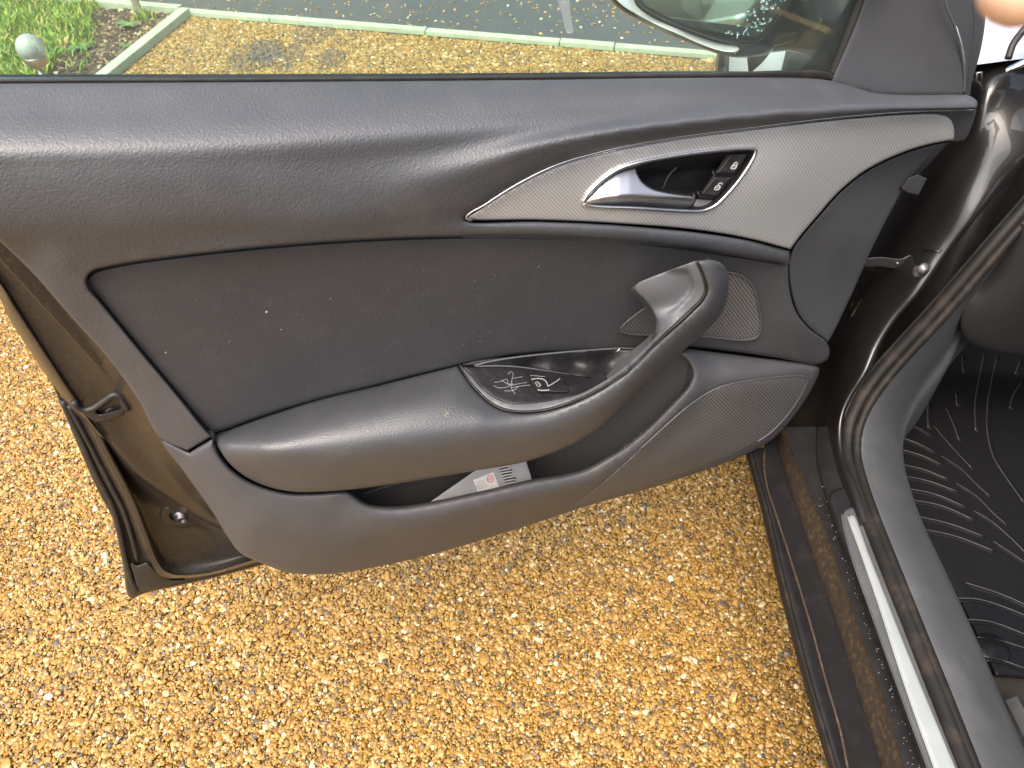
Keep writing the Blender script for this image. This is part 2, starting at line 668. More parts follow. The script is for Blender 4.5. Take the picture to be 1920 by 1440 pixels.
def glass_mat(name, tint, gloss=1.0, smear=0.0):
    m = bpy.data.materials.new(name)
    m.use_nodes = True
    nt = m.node_tree
    nt.nodes.clear()
    L = nt.links
    out = N(nt, 'OutputMaterial')
    tr = N(nt, 'BsdfTransparent'); tr.inputs[0].default_value = rgb(tint)
    gl = N(nt, 'BsdfGlossy'); gl.inputs['Roughness'].default_value = .02
    fr = N(nt, 'Fresnel'); fr.inputs[0].default_value = 1.5
    mu = N(nt, 'Math', operation='MULTIPLY'); mu.inputs[1].default_value = gloss
    L.new(fr.outputs[0], mu.inputs[0])
    mx = N(nt, 'MixShader')
    L.new(mu.outputs[0], mx.inputs[0]); L.new(tr.outputs[0], mx.inputs[1]); L.new(gl.outputs[0], mx.inputs[2])
    last = mx
    if smear:
        df = N(nt, 'BsdfDiffuse'); df.inputs[0].default_value = (.70, .78, .76, 1)
        tc = N(nt, 'TexCoord')
        no = N(nt, 'TexNoise', Scale=5., Detail=5.)
        L.new(tc.outputs['Object'], no.inputs['Vector'])
        mr = N(nt, 'MapRange')
        mr.inputs[1].default_value = .35; mr.inputs[2].default_value = .75
        mr.inputs[3].default_value = smear * .4; mr.inputs[4].default_value = smear
        L.new(no.outputs['Fac'], mr.inputs[0])
        m2 = N(nt, 'MixShader')
        L.new(mr.outputs[0], m2.inputs[0]); L.new(mx.outputs[0], m2.inputs[1]); L.new(df.outputs[0], m2.inputs[2])
        last = m2
    L.new(last.outputs[0], out.inputs[0])
    return m


M['glass'] = glass_mat('window_glass', (.87, .97, .91), 1.0, .06)
M['globe'] = glass_mat('crackle_globe', (.84, .92, .90), 1.6, .55)


def mirror_mat():
    m, nt, b = new_mat('mirror_silvering')
    b.inputs['Base Color'].default_value = (.80, .84, .86, 1)
    b.inputs['Metallic'].default_value = 1
    b.inputs['Roughness'].default_value = .03
    return m


M['mirror'] = mirror_mat()


def water_mat():
    m, nt, b = new_mat('rain_drop')
    b.inputs['Base Color'].default_value = (.9, .95, 1, 1)
    b.inputs['Roughness'].default_value = .02
    b.inputs['Transmission Weight'].default_value = 1
    b.inputs['IOR'].default_value = 1.33
    return m


M['water'] = water_mat()


def mat_rubber():
    """black moulded rubber, wet towards the seat end (a shape of its own)"""
    m, nt, b = new_mat('wet_rubber_mat')
    L = nt.links
    tc = N(nt, 'TexCoord')
    no = N(nt, 'TexNoise', Scale=26., Detail=6., Roughness=.65)
    L.new(tc.outputs['Object'], no.inputs['Vector'])
    sp = N(nt, 'SeparateXYZ'); L.new(tc.outputs['Object'], sp.inputs[0])
    mr = N(nt, 'MapRange')
    mr.inputs[1].default_value = .66; mr.inputs[2].default_value = .47
    mr.inputs[3].default_value = -.45; mr.inputs[4].default_value = .42
    L.new(sp.outputs[1], mr.inputs[0])
    ad = N(nt, 'Math', operation='ADD'); L.new(no.outputs['Fac'], ad.inputs[0]); L.new(mr.outputs[0], ad.inputs[1])
    rp = N(nt, 'ValToRGB')
    rp.color_ramp.elements[0].position = .52; rp.color_ramp.elements[1].position = .62
    L.new(ad.outputs[0], rp.inputs[0])
    ro = N(nt, 'MapRange'); ro.inputs[3].default_value = .55; ro.inputs[4].default_value = .12
    L.new(rp.outputs[0], ro.inputs[0]); L.new(ro.outputs[0], b.inputs['Roughness'])
    b.inputs['Base Color'].default_value = (.008, .008, .009, 1)
    b.inputs['Specular IOR Level'].default_value = .14
    n2 = N(nt, 'TexNoise', Scale=420., Detail=3.)
    L.new(tc.outputs['Object'], n2.inputs['Vector'])
    bp = N(nt, 'Bump', Strength=.5, Distance=.0004); L.new(n2.outputs['Fac'], bp.inputs['Height'])
    L.new(bp.outputs[0], b.inputs['Normal'])
    return m


M['mat'] = mat_rubber()
M['rib'] = surf('lit_rib_rubber', (.055, .055, .057), .34, vary=.3, vscale=60)  # paler than the mat: light caught on the ridges is in the colour


def pebble_mat(name, stops, rough=.55):
    m, nt, b = new_mat(name)
    L = nt.links
    at = N(nt, 'Attribute', attribute_name='tone', attribute_type='INSTANCER')
    rp = N(nt, 'ValToRGB')
    rp.color_ramp.interpolation = 'LINEAR'
    el = rp.color_ramp.elements
    while len(el) < len(stops): el.new(.5)
    for e, (p, c) in zip(el, stops):
        e.position = p; e.color = rgb(c)
    L.new(at.outputs['Fac'], rp.inputs[0])
    tc = N(nt, 'TexCoord')
    no = N(nt, 'TexNoise', Scale=2.5, Detail=3.)
    L.new(tc.outputs['Object'], no.inputs['Vector'])
    mr = N(nt, 'MapRange'); mr.inputs[3].default_value = .84; mr.inputs[4].default_value = 1.36
    L.new(no.outputs['Fac'], mr.inputs[0])
    mx = N(nt, 'Mix', data_type='RGBA', blend_type='MULTIPLY')
    mx.inputs[0].default_value = 1
    L.new(rp.outputs[0], mx.inputs[6]); L.new(mr.outputs[0], mx.inputs[7])
    L.new(mx.outputs[2], b.inputs['Base Color'])
    b.inputs['Roughness'].default_value = rough
    return m


M['pebble'] = pebble_mat('golden_pebble', [
    (0.00, (.066, .057, .044)), (.07, (.12, .092, .056)), (.14, (.155, .090, .028)), (.28, (.22, .122, .025)),
    (.45, (.268, .150, .028)), (.60, (.305, .182, .038)), (.72, (.275, .160, .047)), (.82, (.35, .235, .075)), (.92, (.43, .33, .155)), (1.0, (.54, .48, .36))], .42)
M['clod'] = pebble_mat('soil_clod', [(0, (.022, .015, .011)), (.5, (.055, .038, .026)), (.8, (.09, .065, .045)), (.93, (.22, .15, .08)), (1, (.40, .32, .22))], .9)


# ------------------------------------------------------------------ stuff: instanced stones
def pebble_tree(name, mat):
    ng = bpy.data.node_groups.new(name, 'GeometryNodeTree')
    ng.interface.new_socket('Geometry', in_out='INPUT', socket_type='NodeSocketGeometry')
    ng.interface.new_socket('Geometry', in_out='OUTPUT', socket_type='NodeSocketGeometry')
    n, L = ng.nodes, ng.links
    gi, go = n.new('NodeGroupInput'), n.new('NodeGroupOutput')
    jn = n.new('GeometryNodeJoinGeometry')
    for k in range(7):
        ic = n.new('GeometryNodeMeshIcoSphere')
        ic.inputs['Radius'].default_value = 1
        ic.inputs['Subdivisions'].default_value = 3 if k < 3 else 2
        pos = n.new('GeometryNodeInputPosition')
        nz = n.new('ShaderNodeTexNoise')
        nz.noise_dimensions = '4D'
        nz.inputs['W'].default_value = 3.7 * k + 1
        nz.inputs['Scale'].default_value = .75
        nz.inputs['Detail'].default_value = 1.5
        L.new(pos.outputs[0], nz.inputs['Vector'])
        sb = n.new('ShaderNodeVectorMath'); sb.operation = 'SUBTRACT'
        sb.inputs[1].default_value = (.5, .5, .5)
        L.new(nz.outputs['Color'], sb.inputs[0])
        sc = n.new('ShaderNodeVectorMath'); sc.operation = 'SCALE'
        sc.inputs['Scale'].default_value = 1.5
        L.new(sb.outputs[0], sc.inputs[0])
        sp = n.new('GeometryNodeSetPosition')
        L.new(ic.outputs['Mesh'], sp.inputs['Geometry']); L.new(sc.outputs[0], sp.inputs['Offset'])
        sm = n.new('GeometryNodeSetShadeSmooth')
        L.new(sp.outputs[0], sm.inputs['Geometry'])
        st = n.new('GeometryNodeSetMaterial'); st.inputs['Material'].default_value = mat
        L.new(sm.outputs[0], st.inputs['Geometry'])
        g2 = n.new('GeometryNodeGeometryToInstance')
        L.new(st.outputs[0], g2.inputs[0])
        L.new(g2.outputs[0], jn.inputs[0])
    ip = n.new('GeometryNodeInstanceOnPoints')
    L.new(gi.outputs[0], ip.inputs['Points'])
    L.new(jn.outputs[0], ip.inputs['Instance'])
    ip.inputs['Pick Instance'].default_value = True
    for nm, sock in (('rot', 'Rotation'), ('scl', 'Scale')):
        na = n.new('GeometryNodeInputNamedAttribute'); na.data_type = 'FLOAT_VECTOR'
        na.inputs['Name'].default_value = nm
        L.new(na.outputs['Attribute'], ip.inputs[sock])
    L.new(ip.outputs[0], go.inputs[0])
    return ng


def stones(name, P, S, T, mat, label, tilt=.35):
    P = np.asarray(P, dtype=np.float32)
    n = len(P)
    me = bpy.data.meshes.new(name)
    me.vertices.add(n)
    me.vertices.foreach_set('co', P.ravel())
    R = np.stack([RNG.normal(0, tilt, n), RNG.normal(0, tilt, n), RNG.uniform(0, 6.28, n)], 1).astype(np.float32)
    for nm, typ, arr in (('rot', 'FLOAT_VECTOR', R), ('scl', 'FLOAT_VECTOR', S.astype(np.float32)), ('tone', 'FLOAT', T.astype(np.float32))):
        a = me.attributes.new(nm, typ, 'POINT')
        a.data.foreach_set('vector' if typ == 'FLOAT_VECTOR' else 'value', arr.ravel())
    me.materials.append(mat)
    o = bpy.data.objects.new(name, me)
    COL.objects.link(o)
    md = o.modifiers.new('stones', 'NODES')
    md.node_group = pebble_tree(name + '_nodes', mat)
    tag(o, label, kind='stuff')
    return o


# ================================================================== THE GROUND
A0 = PZ(350, 27); A1 = PZ(1320, 107)              # the board between gravel and tarmac
ax = (A1 - A0) / np.linalg.norm(A1 - A0)
ay = np.array([-ax[1], ax[0], 0])                 # away from the camera
E0 = PZ(345, 34); E1 = PZ(212, 143)               # the board between bed and gravel
ex = (E1 - E0) / np.linalg.norm(E1 - E0)

g = mesh_obj('driveway', [(-60, -60, -.006), (60, -60, -.006), (60, 60, -.006), (-60, 60, -.006)], [(0, 1, 2, 3)], M['ground'])
tag(g, kind='structure')
B0, B1 = A0 - ax * 8 + ay * .02, A1 + ax * 10 + ay * .02
t = mesh_obj('asphalt_road', [tuple(p + np.array([0, 0, .004])) for p in (B0, B1, B1 + ay * 30, B0 + ay * 30)], [(0, 1, 2, 3)], M['asphalt'])
tag(t, kind='structure')
# the bed: soil, uneven, with the lawn behind it
bed_r0, bed_r1 = E0 - ex * .05, E1 + ex * 2.6
def bed_grid(p00, p10, p11, p01, nu, nv, amp, z0):
    V, Fc = [], []
    for i in range(nu):
        for j in range(nv):
            a, b = i / (nu - 1), j / (nv - 1)
            p = (p00 * (1 - a) + p10 * a) * (1 - b) + (p01 * (1 - a) + p11 * a) * b
            V.append((p[0], p[1], z0 + RNG.normal(0, amp)))
    for i in range(nu - 1):
        for j in range(nv - 1):
            Fc.append((i * nv + j, (i + 1) * nv + j, (i + 1) * nv + j + 1, i * nv + j + 1))
    return V, Fc
far_l = A0 - ax * 3.5
v, f = bed_grid(A0 - ax * .02, far_l, far_l + ex * 3.6, A0 + ex * 3.6 - ax * .02, 60, 60, .008, .006)
tag(mesh_obj('soil_bed', v, f, M['soil']), kind='structure')
lawn_px = [(-420, -60), (60, 6), (120, 14), (168, 30), (172, 52), (150, 66), (128, 96), (100, 140), (70, 200), (20, 300), (-500, 420)]
lawn_xy = np.array([PZ(*p)[:2] for p in lawn_px])
lv = [(p[0], p[1], .016) for p in lawn_xy]
tag(mesh_obj('lawn', lv, [tuple(range(len(lv)))], M['lawn']), kind='structure')

# gravel stones
def hexgrid(x0, x1, y0, y1, s):
    xs, ys = np.arange(x0, x1, s), np.arange(y0, y1, s * .87)
    X, Y = np.meshgrid(xs, ys)
    X = X + (np.arange(len(ys)) % 2)[:, None] * s * .5
    P = np.stack([X.ravel(), Y.ravel()], 1)
    return P + RNG.uniform(-.36, .36, P.shape) * s

near = hexgrid(-1.72, .75, .22, 1.75, .0047)
far = hexgrid(-1.75, 1.7, 1.75, 4.0, .0085)
back = hexgrid(-1.72, .40, -.65, .22, .0075)
gp = np.concatenate([back, near, far])
sz = np.concatenate([np.full(len(back), .0044), np.full(len(near), .0029), np.full(len(far), .0050)])
rel = gp - A0[:2]
keep = (rel @ ay[:2] < -.028)
re = gp - E0[:2]
side = re @ np.array([-ex[1], ex[0]])            # + is the gravel side
keep &= (side > .026)
gp, sz = gp[keep], sz[keep]
n = len(gp)
k = np.exp(RNG.normal(0, .30, n))
S = np.stack([sz * k * RNG.uniform(.9, 1.35, n), sz * k * RNG.uniform(.75, 1.1, n), sz * k * RNG.uniform(.40, .65, n)], 1)
tone = np.clip(RNG.beta(1.9, 1.9, n), 0, 1)
u = RNG.uniform(0, 1, n)
tone[u < .07] = RNG.uniform(0, .12, (u < .07).sum())
tone[u > .965] = RNG.uniform(.88, 1, (u > .965).sum())
# old stains on the drive beyond the door
for (pu, pv, r) in ((475, 105, .10), (500, 95, .07), (535, 108, .08), (590, 60, .09), (620, 112, .06), (820, 60, .05)):
    c = PZ(pu, pv)[:2]
    d = np.linalg.norm((gp - c) * np.array([1, .6]), axis=1)
    m = (d < r) & (RNG.uniform(0, 1, n) < .75)
    tone[m] *= .22
P3 = np.c_[gp, RNG.uniform(-.0012, .0014, n)]
# bits kicked on to the tarmac and the bed
ext = 2400
a = RNG.uniform(-2.0, 4.5, ext); b = RNG.gamma(1.3, .55, ext) + .03
q = A0[:2] + a[:, None] * ax[:2] + b[:, None] * ay[:2]
q2 = np.array([PZ(RNG.uniform(180, 330), RNG.uniform(25, 150))[:2] for _ in range(900)])
q2 = q2[((q2 - E0[:2]) @ np.array([-ex[1], ex[0]]) < -.03) & (((q2 - E0[:2]) @ np.array([-ex[1], ex[0]])) > -.03 - RNG.gamma(1.2, .16, len(q2)))]
qq = np.concatenate([q, q2])
kk = RNG.uniform(.002, .007, len(qq))
P3 = np.concatenate([P3, np.c_[qq, np.where(np.arange(len(qq)) < ext, .006, .012)]])
S = np.concatenate([S, np.stack([kk * 1.2, kk, kk * .6], 1)])
tone = np.concatenate([tone, RNG.uniform(.5, 1, len(qq))])
stones('gravel', P3, S, tone, M['pebble'], 'golden pea gravel of the driveway with loose stones on the tarmac')

# clods in the bed
cp = np.array([PZ(RNG.uniform(60, 345), RNG.uniform(8, 170))[:2] for _ in range(16000)])
m = ((cp - E0[:2]) @ np.array([-ex[1], ex[0]]) < -.03) & ((cp - A0[:2]) @ ay[:2] < -.04)
m &= ~inside(lawn_xy, cp)
cp = cp[m]
nc = len(cp)
kk = .0040 * np.exp(RNG.normal(0, .45, nc))
stones('soil_clods', np.c_[cp, np.full(nc, .010)], np.stack([kk * 1.2, kk, kk * .8], 1), RNG.uniform(0, 1, nc), M['clod'], 'dark crumbly soil and bark chips in the bed')

# grass
def grass(name, pts, hmin, hmax, mats, label):
    V, Fc, Mi = [], [], []
    for (x, y) in pts:
        h = random.uniform(hmin, hmax)
        az = random.uniform(0, 6.28)
        w = random.uniform(.0022, .0042)
        lean = random.uniform(.2, 1.1) * h
        la = random.uniform(0, 6.28)
        dx, dy = math.cos(az) * w, math.sin(az) * w
        lx, ly = math.cos(la) * lean, math.sin(la) * lean
        b = len(V)
        V += [(x - dx, y - dy, .012), (x + dx, y + dy, .012), (x + lx * .35 - dx * .8, y + ly * .35 - dy * .8, .012 + h * .6),
              (x + lx * .35 + dx * .8, y + ly * .35 + dy * .8, .012 + h * .6), (x + lx, y + ly, .012 + h)]
        Fc += [(b, b + 1, b + 3, b + 2), (b + 2, b + 3, b + 4)]
        r = random.random()
        k = 0 if r < .45 else (1 if r < .8 else 2)
        Mi += [k, k]
    o = mesh_obj(name, V, Fc, None, None, mats=mats, fmat=Mi, smooth=False)
    tag(o, label, kind='stuff')
    return o

M['grass1'] = surf('grass_green', (.10, .24, .02), .5, vary=.3, vscale=9)
M['grass2'] = surf('grass_yellow_green', (.22, .34, .03), .5, vary=.25, vscale=9)
M['grass3'] = surf('grass_straw', (.50, .42, .16), .6, vary=.2, vscale=9)
gpts = []
lo, hi = lawn_xy.min(0), lawn_xy.max(0)
vis = np.array([PZ(-260, -60)[0], PZ(0, 260)[1]])
while len(gpts) < 26000:
    q = np.stack([RNG.uniform(max(lo[0], -3.4), hi[0], 4000), RNG.uniform(1.7, min(hi[1], 4.2), 4000)], 1)
    q = q[inside(lawn_xy, q)]
    gpts += [tuple(p) for p in q]
gpts = gpts[:26000]
for _ in range(500):
    p = PZ(random.gauss(150, 18), random.gauss(62, 30))
    gpts.append((p[0], p[1]))
for _ in range(160):        # tufts along the far board
    p = PZ(random.gauss(168, 10), random.gauss(20, 4)); gpts.append((p[0], p[1]))
for _ in range(90):
    p = PZ(random.gauss(272, 9), random.gauss(40, 3)); gpts.append((p[0], p[1]))
grass('grass', gpts, .018, .05, [M['grass1'], M['grass2'], M['grass3']], 'rough green and straw coloured lawn grass')

# timber edging
def board(p, q, wid, h, label, z0=0.0):
    p, q = np.array(p), np.array(q)
    L = np.linalg.norm(q - p)
    d = (q - p) / L
    R = Matrix.Rotation(math.atan2(d[1], d[0]) + random.uniform(-.004, .004), 3, 'Z')
    v, f = box_data((p + q) / 2 + np.array([0, 0, z0 + h / 2]), (L - .004, wid, h), R, .003)
    o = mesh_obj('edging_board', v, f, M['timber'], None, smooth=False)
    tag(o, label, 'timber edging', 'timber edging boards round the gravel')
    return o

def onA(px):             # point of the board line under picture column px
    lo_, hi_ = -3.0, 8.0
    for _ in range(50):
        mid = (lo_ + hi_) / 2
        p = A0 + ax * mid - EYE
        dep = p[1] * CP - p[2] * SP
        u_ = 960 + F * p[0] / dep
        if u_ < px: lo_ = mid
        else: hi_ = mid
    return A0 + ax * lo_
jx = [352, 510, 800, 1050, 1152, 1420]
labs = ['pale timber edging board from the corner of the bed along the tarmac', 'second timber edging board along the tarmac from the corner of the bed',
        'long timber edging board along the tarmac in the middle of the window', 'short timber edging board along the tarmac below the whitish streak',
        'timber edging board along the tarmac running behind the door mirror']
for i in range(5):
    board(onA(jx[i]), onA(jx[i + 1]), .042, .021 + .002 * (i % 2), labs[i])
board(onA(342), onA(342) - ax * 1.1, .046, .034, 'weathered timber edging board behind the soil bed and wooden stake')
board(onA(342) - ax * 1.104, onA(342) - ax * 3.0, .046, .032, 'timber edging board behind the lawn at the far left')
board(E0 - ex * .03, E1 + ex * .35, .046, .036, 'timber edging board running towards the window between soil and gravel')

# stake
sb, st_ = PZ(268, 38), None
top = sb + np.array([-.07, .05, .62])
Acc_ = Acc().add(*tube_data(np.linspace(sb - [0, 0, .05], top, 6), .016, sides=6))
tag(Acc_.build('wooden_stake', M['stake'], None, smooth=False), 'thin weathered wooden stake leaning in the soil bed', 'stake')
# thin twig and white stone behind the lawn
twb = PZ(70, 19)
tag(tube('garden_cane', np.array([twb - [0, 0, .03], twb + [-.02, .03, .12], twb + [-.07, .06, .30]]), .006, M['stake']), 'thin cane standing at the back of the lawn', 'cane')
bm = bmesh.new(); bmesh.ops.create_icosphere(bm, subdivisions=3, radius=1)
pc = PZ(34, 4)
for vv in bm.verts:
    k_ = 1 + .18 * math.sin(3 * vv.co.x + 1) * math.cos(4 * vv.co.y)
    vv.co = Vector((pc[0] + vv.co.x * .05 * k_, pc[1] + .03 + vv.co.y * .04 * k_, pc[2] + .03 + vv.co.z * .035 * k_))
me = bpy.data.meshes.new('pale_stone'); bm.to_mesh(me); bm.free(); me.materials.append(M['stone'])
for p_ in me.polygons: p_.use_smooth = True
tag(link(bpy.data.objects.new('pale_stone', me)), 'pale white stone at the back edge of the lawn', 'stone')

# weeds
def weed(px, py, R_, nl, label, up=.5):
    c = PZ(px, py)
    o = empty('weed', tuple(c))
    tag(o, label, 'weed', 'weeds in the soil bed')
    me_first = None
    for i in range(nl):
        az = i * 2.4 + random.uniform(-.3, .3)
        L_ = R_ * random.uniform(.7, 1.15)
        V, Fc = [], []
        for j in range(6):
            s_ = j / 5
            w_ = R_ * .22 * math.sin(math.pi * (.12 + .88 * s_)) ** .8 * (1 - .15 * (j % 2))
            x_ = s_ * L_
            z_ = .01 + up * L_ * math.sin(s_ * 2.2) * .6
            for q_ in (-1, 0, 1):
                V.append((c[0] + x_ * math.cos(az) - q_ * w_ * math.sin(az), c[1] + x_ * math.sin(az) + q_ * w_ * math.cos(az), .008 + z_ + abs(q_) * w_ * .25))
        for j in range(5):
            for q_ in (0, 1):
                Fc.append((j * 3 + q_, j * 3 + q_ + 1, (j + 1) * 3 + q_ + 1, (j + 1) * 3 + q_))
        mesh_obj('leaf', V, Fc, M['stem'], o)
weed(242, 60, .055, 9, 'larger leafy weed in the dark soil near the board corner')
weed(152, 100, .06, 10, 'spiky low weed in the soil beside the lawn edge', .3)
weed(238, 97, .035, 6, 'small weed close to the timber board beside bare soil')

# solar light
gc = PZ(58, 92, .285)
sl = empty('solar_light', (gc[0], gc[1], 0))
tag(sl, 'round glass solar garden light on a steel stake in the grass', 'garden light')
bm = bmesh.new(); bmesh.ops.create_uvsphere(bm, u_segments=24, v_segments=14, radius=.041)
for vv in bm.verts: vv.co = vv.co + Vector(gc) + Vector((0, 0, .004))
me = bpy.data.meshes.new('globe'); bm.to_mesh(me); bm.free(); me.materials.append(M['globe'])
for p_ in me.polygons: p_.use_smooth = True
link(bpy.data.objects.new('globe', me), sl)
def lathe(prof, c, seg=20):
    V, Fc = [], []
    for (r_, z_) in prof:
        for j in range(seg):
            a_ = j * 2 * math.pi / seg
            V.append((c[0] + r_ * math.cos(a_), c[1] + r_ * math.sin(a_), c[2] + z_))
    for i in range(len(prof) - 1):
        for j in range(seg):
            Fc.append((i * seg + j, i * seg + (j + 1) % seg, (i + 1) * seg + (j + 1) % seg, (i + 1) * seg + j))
    return V, Fc
v, f = lathe([(.001, -.062), (.012, -.060), (.024, -.052), (.031, -.040), (.034, -.026), (.032, -.020), (.001, -.020)], gc)
mesh_obj('collar', v, f, M['metalpost'], sl)
tube('stake', np.array([gc - [0, 0, .055], [gc[0], gc[1], -.05]]), .0085, M['metalpost'], sl, sides=10)
v, f = lathe([(.001, -.016), (.018, -.014), (.022, -.004), (.014, .004), (.001, .005)], gc)
mesh_obj('solar_cell', v, f, M['black'], sl)

# ================================================================== THE CAR
car = empty('car', (1.25, -.1, 0))
tag(car, 'dark car seen along its side with the front passenger door wide open', 'car')

# ------------------------------------------------------------------ door: metal shell
TRIM_L = [(-60, 392), (0, 452), (60, 510), (130, 590), (200, 668), (260, 750), (300, 820), (350, 890), (400, 960), (430, 1008), (452, 1036), (490, 1056)]
shell = Acc()
def C(pts, n): return cpn(pts, n, 12)
# upper rear face: from under the trim, back to the lip
shell.add(*loft_data([
    C([(p[0] + 14, p[1] - 4) for p in TRIM_L[:8]], -.012),
    C([(-60, 436), (0, 480), (60, 545), (115, 618), (165, 695), (210, 750), (240, 800), (262, 840)], -.048),
    C([(-60, 462), (0, 520), (30, 562), (80, 640), (122, 704), (160, 756), (185, 800), (205, 828)], -.058),
    C([(-62, 474), (0, 532), (25, 574), (72, 646), (112, 708), (148, 762), (172, 795), (195, 822)], -.054),
    C([(-66, 486), (0, 546), (18, 584), (60, 652), (100, 714), (136, 764), (160, 788), (180, 812)], -.072),
    C([(-66, 490), (-2, 556), (14, 592), (56, 658), (96, 718), (130, 768), (156, 792), (176, 815)], -.11)], 50, 4))
crease = [(150, 764), (163, 776), (190, 806), (219, 845), (255, 886), (291, 913), (327, 937), (363, 961), (399, 979), (437, 996), (470, 1020)]
shell.add(*loft_data([
    C([(200, 668), (262, 748), (305, 822), (355, 892), (405, 962), (450, 1020), (480, 1034)], -.012),
    C([(180, 705), (240, 790), (290, 860), (340, 912), (390, 955), (440, 1000), (475, 1028)], -.046),
    C([(p[0] + 5, p[1] - 6) for p in crease], -.056),
    C(crease, -.060),
    C([(p[0] - 3, p[1] + 6) for p in crease], -.069)], 50, 4))
lip = [(146, 766), (163, 776), (178, 803), (201, 849), (228, 900), (249, 942), (270, 996), (291, 1049), (306, 1070), (327, 1078), (348, 1079), (399, 1073), (490, 1047)]
shell.add(*loft_data([
    C([(p[0] - 3, p[1] + 6) for p in crease], -.069),
    C([(163, 785), (195, 830), (235, 890), (275, 935), (320, 968), (370, 1000), (430, 1030), (480, 1040)], -.082),
    C([(165, 790), (190, 840), (225, 900), (258, 950), (290, 1010), (330, 1045), (400, 1052), (485, 1040)], -.080),
    C([(p[0] + 5, p[1] - 5) for p in lip], -.068),
    C(lip, -.064),
    C([(p[0] - 3, p[1] + 4) for p in lip], -.075)], 60, 4))
edge = [(96, 714), (128, 790), (158, 860), (190, 930), (210, 966), (216, 985), (226, 1030), (236, 1080), (240, 1108), (250, 1122), (264, 1114), (330, 1099), (400, 1083), (495, 1058)]
shell.add(*loft_data([
    C([(p[0] - 3, p[1] + 4) for p in lip], -.075),
    C([(128, 770), (160, 830), (190, 890), (222, 950), (240, 1000), (262, 1060), (285, 1090), (340, 1086), (400, 1077), (492, 1052)], -.098),
    C(edge, -.10),
    C([(p[0], p[1] + 1) for p in edge], -.125)], 60, 3))
# body of the door behind the trim
back_out = [(-80, 250, 'c'), (1500, 240, 'c'), (1700, 225, 'c'), (1780, 230, 'c'), (1780, 262, 'c'), (1690, 340, 'c'), (1560, 620, 'c'), (1525, 690, 'c'), (1430, 815, 'c'), (1250, 885, 'c'), (1000, 960, 'c'), (640, 1050, 'c'), (480, 1030, 'c'), (350, 870, 'c'), (-80, 400, 'c')]
v, f, uv = panel_data(back_out, flat(-.03), edge=(4, .002), skirt=.10, step=40)
shell.add(v, f)
# outer skin
v, f, uv = panel_data([(-80, 175, 'c'), (1560, 175, 'c'), (1600, 300, 'c'), (1500, 640, 'c'), (1400, 800, 'c'), (900, 960, 'c'), (420, 1068, 'c'), (265, 1108, 'c'), (236, 1060, 'c'), (205, 950, 'c'), (100, 716, 'c'), (-80, 420, 'c')], flat(-.118), edge=(4, .002), skirt=.008, step=40)
shell.add(v, f)
door = shell.build('door', [M['paint_dirty']], car)

def sub(o, label=None):
    if label: o['label'] = label
    return o

# rubber and lower corner of the shell
seal_c = [(118, 752), (150, 820), (184, 895), (210, 945), (222, 985), (234, 1040), (246, 1085), (256, 1108)]
tube('edge_seal', cpn(seal_c, -.093), .0035, M['rubber'], door)
tube('edge_seal', cpn([(130, 760), (172, 840), (206, 905), (232, 958), (248, 1010), (258, 1050)], -.088), .003, M['rubber'], door)
sub(panel('rubber_flap', [(246, 1056), (258, 1060), (276, 1055), (292, 1070), (318, 1086), (345, 1088), (318, 1096), (268, 1110, 'c'), (258, 1104), (252, 1080)], tps([(246, 1056, -.084), (318, 1090, -.088), (268, 1110, -.092), (285, 1080, -.082)]), M['rubber'], door, edge=(5, .003), skirt=.006, step=7))
# bolt in the lower recess
bc = PN(341, 966, -.078)
ring = Acc()
def disc_door(c, prof, seg=18):
    V, Fc = [], []
    up_ = np.array([0, 0, 1.0])
    for (r_, n_) in prof:
        for j in range(seg):
            a_ = 2 * math.pi * j / seg
            V.append(np.array(c) + DD * r_ * math.cos(a_) + up_ * r_ * math.sin(a_) + DN * n_)
    for i in range(len(prof) - 1):
        for j in range(seg):
            Fc.append((i * seg + j, (i + 1) * seg + j, (i + 1) * seg + (j + 1) % seg, i * seg + (j + 1) % seg))
    return V, Fc
v, f = disc_door(bc, [(.026, -.002), (.024, .002), (.019, -.0005), (.015, -.001)])
mesh_obj('bolt_dish', v, f, M['paint_dirty'], door)
v, f = disc_door(bc, [(.010, -.001), (.010, .003), (.0065, .004), (.0065, .009), (.004, .0095), (.0038, .006), (.0003, .006)])
mesh_obj('bolt', v, f, M['steel'], door)
# latch
la = Acc()
v, f, uv = panel_data([(158, 774), (176, 766), (206, 746), (224, 744), (236, 764), (232, 776), (205, 788), (180, 792)], tps([(158, 774, -.052), (206, 746, -.04), (236, 764, -.036), (190, 790, -.05)]), edge=(5, .004), skirt=.02, step=6, holes=[[(180, 770), (205, 754), (220, 752), (226, 764), (205, 772), (186, 776)]])
la.add(v, f)
la.build('latch', [M['black']], door)
tube('latch_rim', cpn([(138, 752), (146, 764), (158, 769), (176, 765), (198, 750), (214, 740), (224, 742), (232, 754), (240, 768)], -.034), .0032, M['rubber'], door)
v, f, uv = panel_data([(183, 769), (205, 755), (219, 753), (225, 764), (205, 773), (188, 776)], flat(-.058), edge=(2, .001), skirt=0, step=6)
mesh_obj('latch_hole', v, f, M['rubber'], door, uv=uv)
v, f, uv = panel_data([(196, 772), (207, 764), (222, 762), (224, 768), (210, 775), (200, 777)], flat(-.050), edge=(3, .002), skirt=.006, step=5)
mesh_obj('latch_claw', v, f, M['steel'], door, uv=uv)

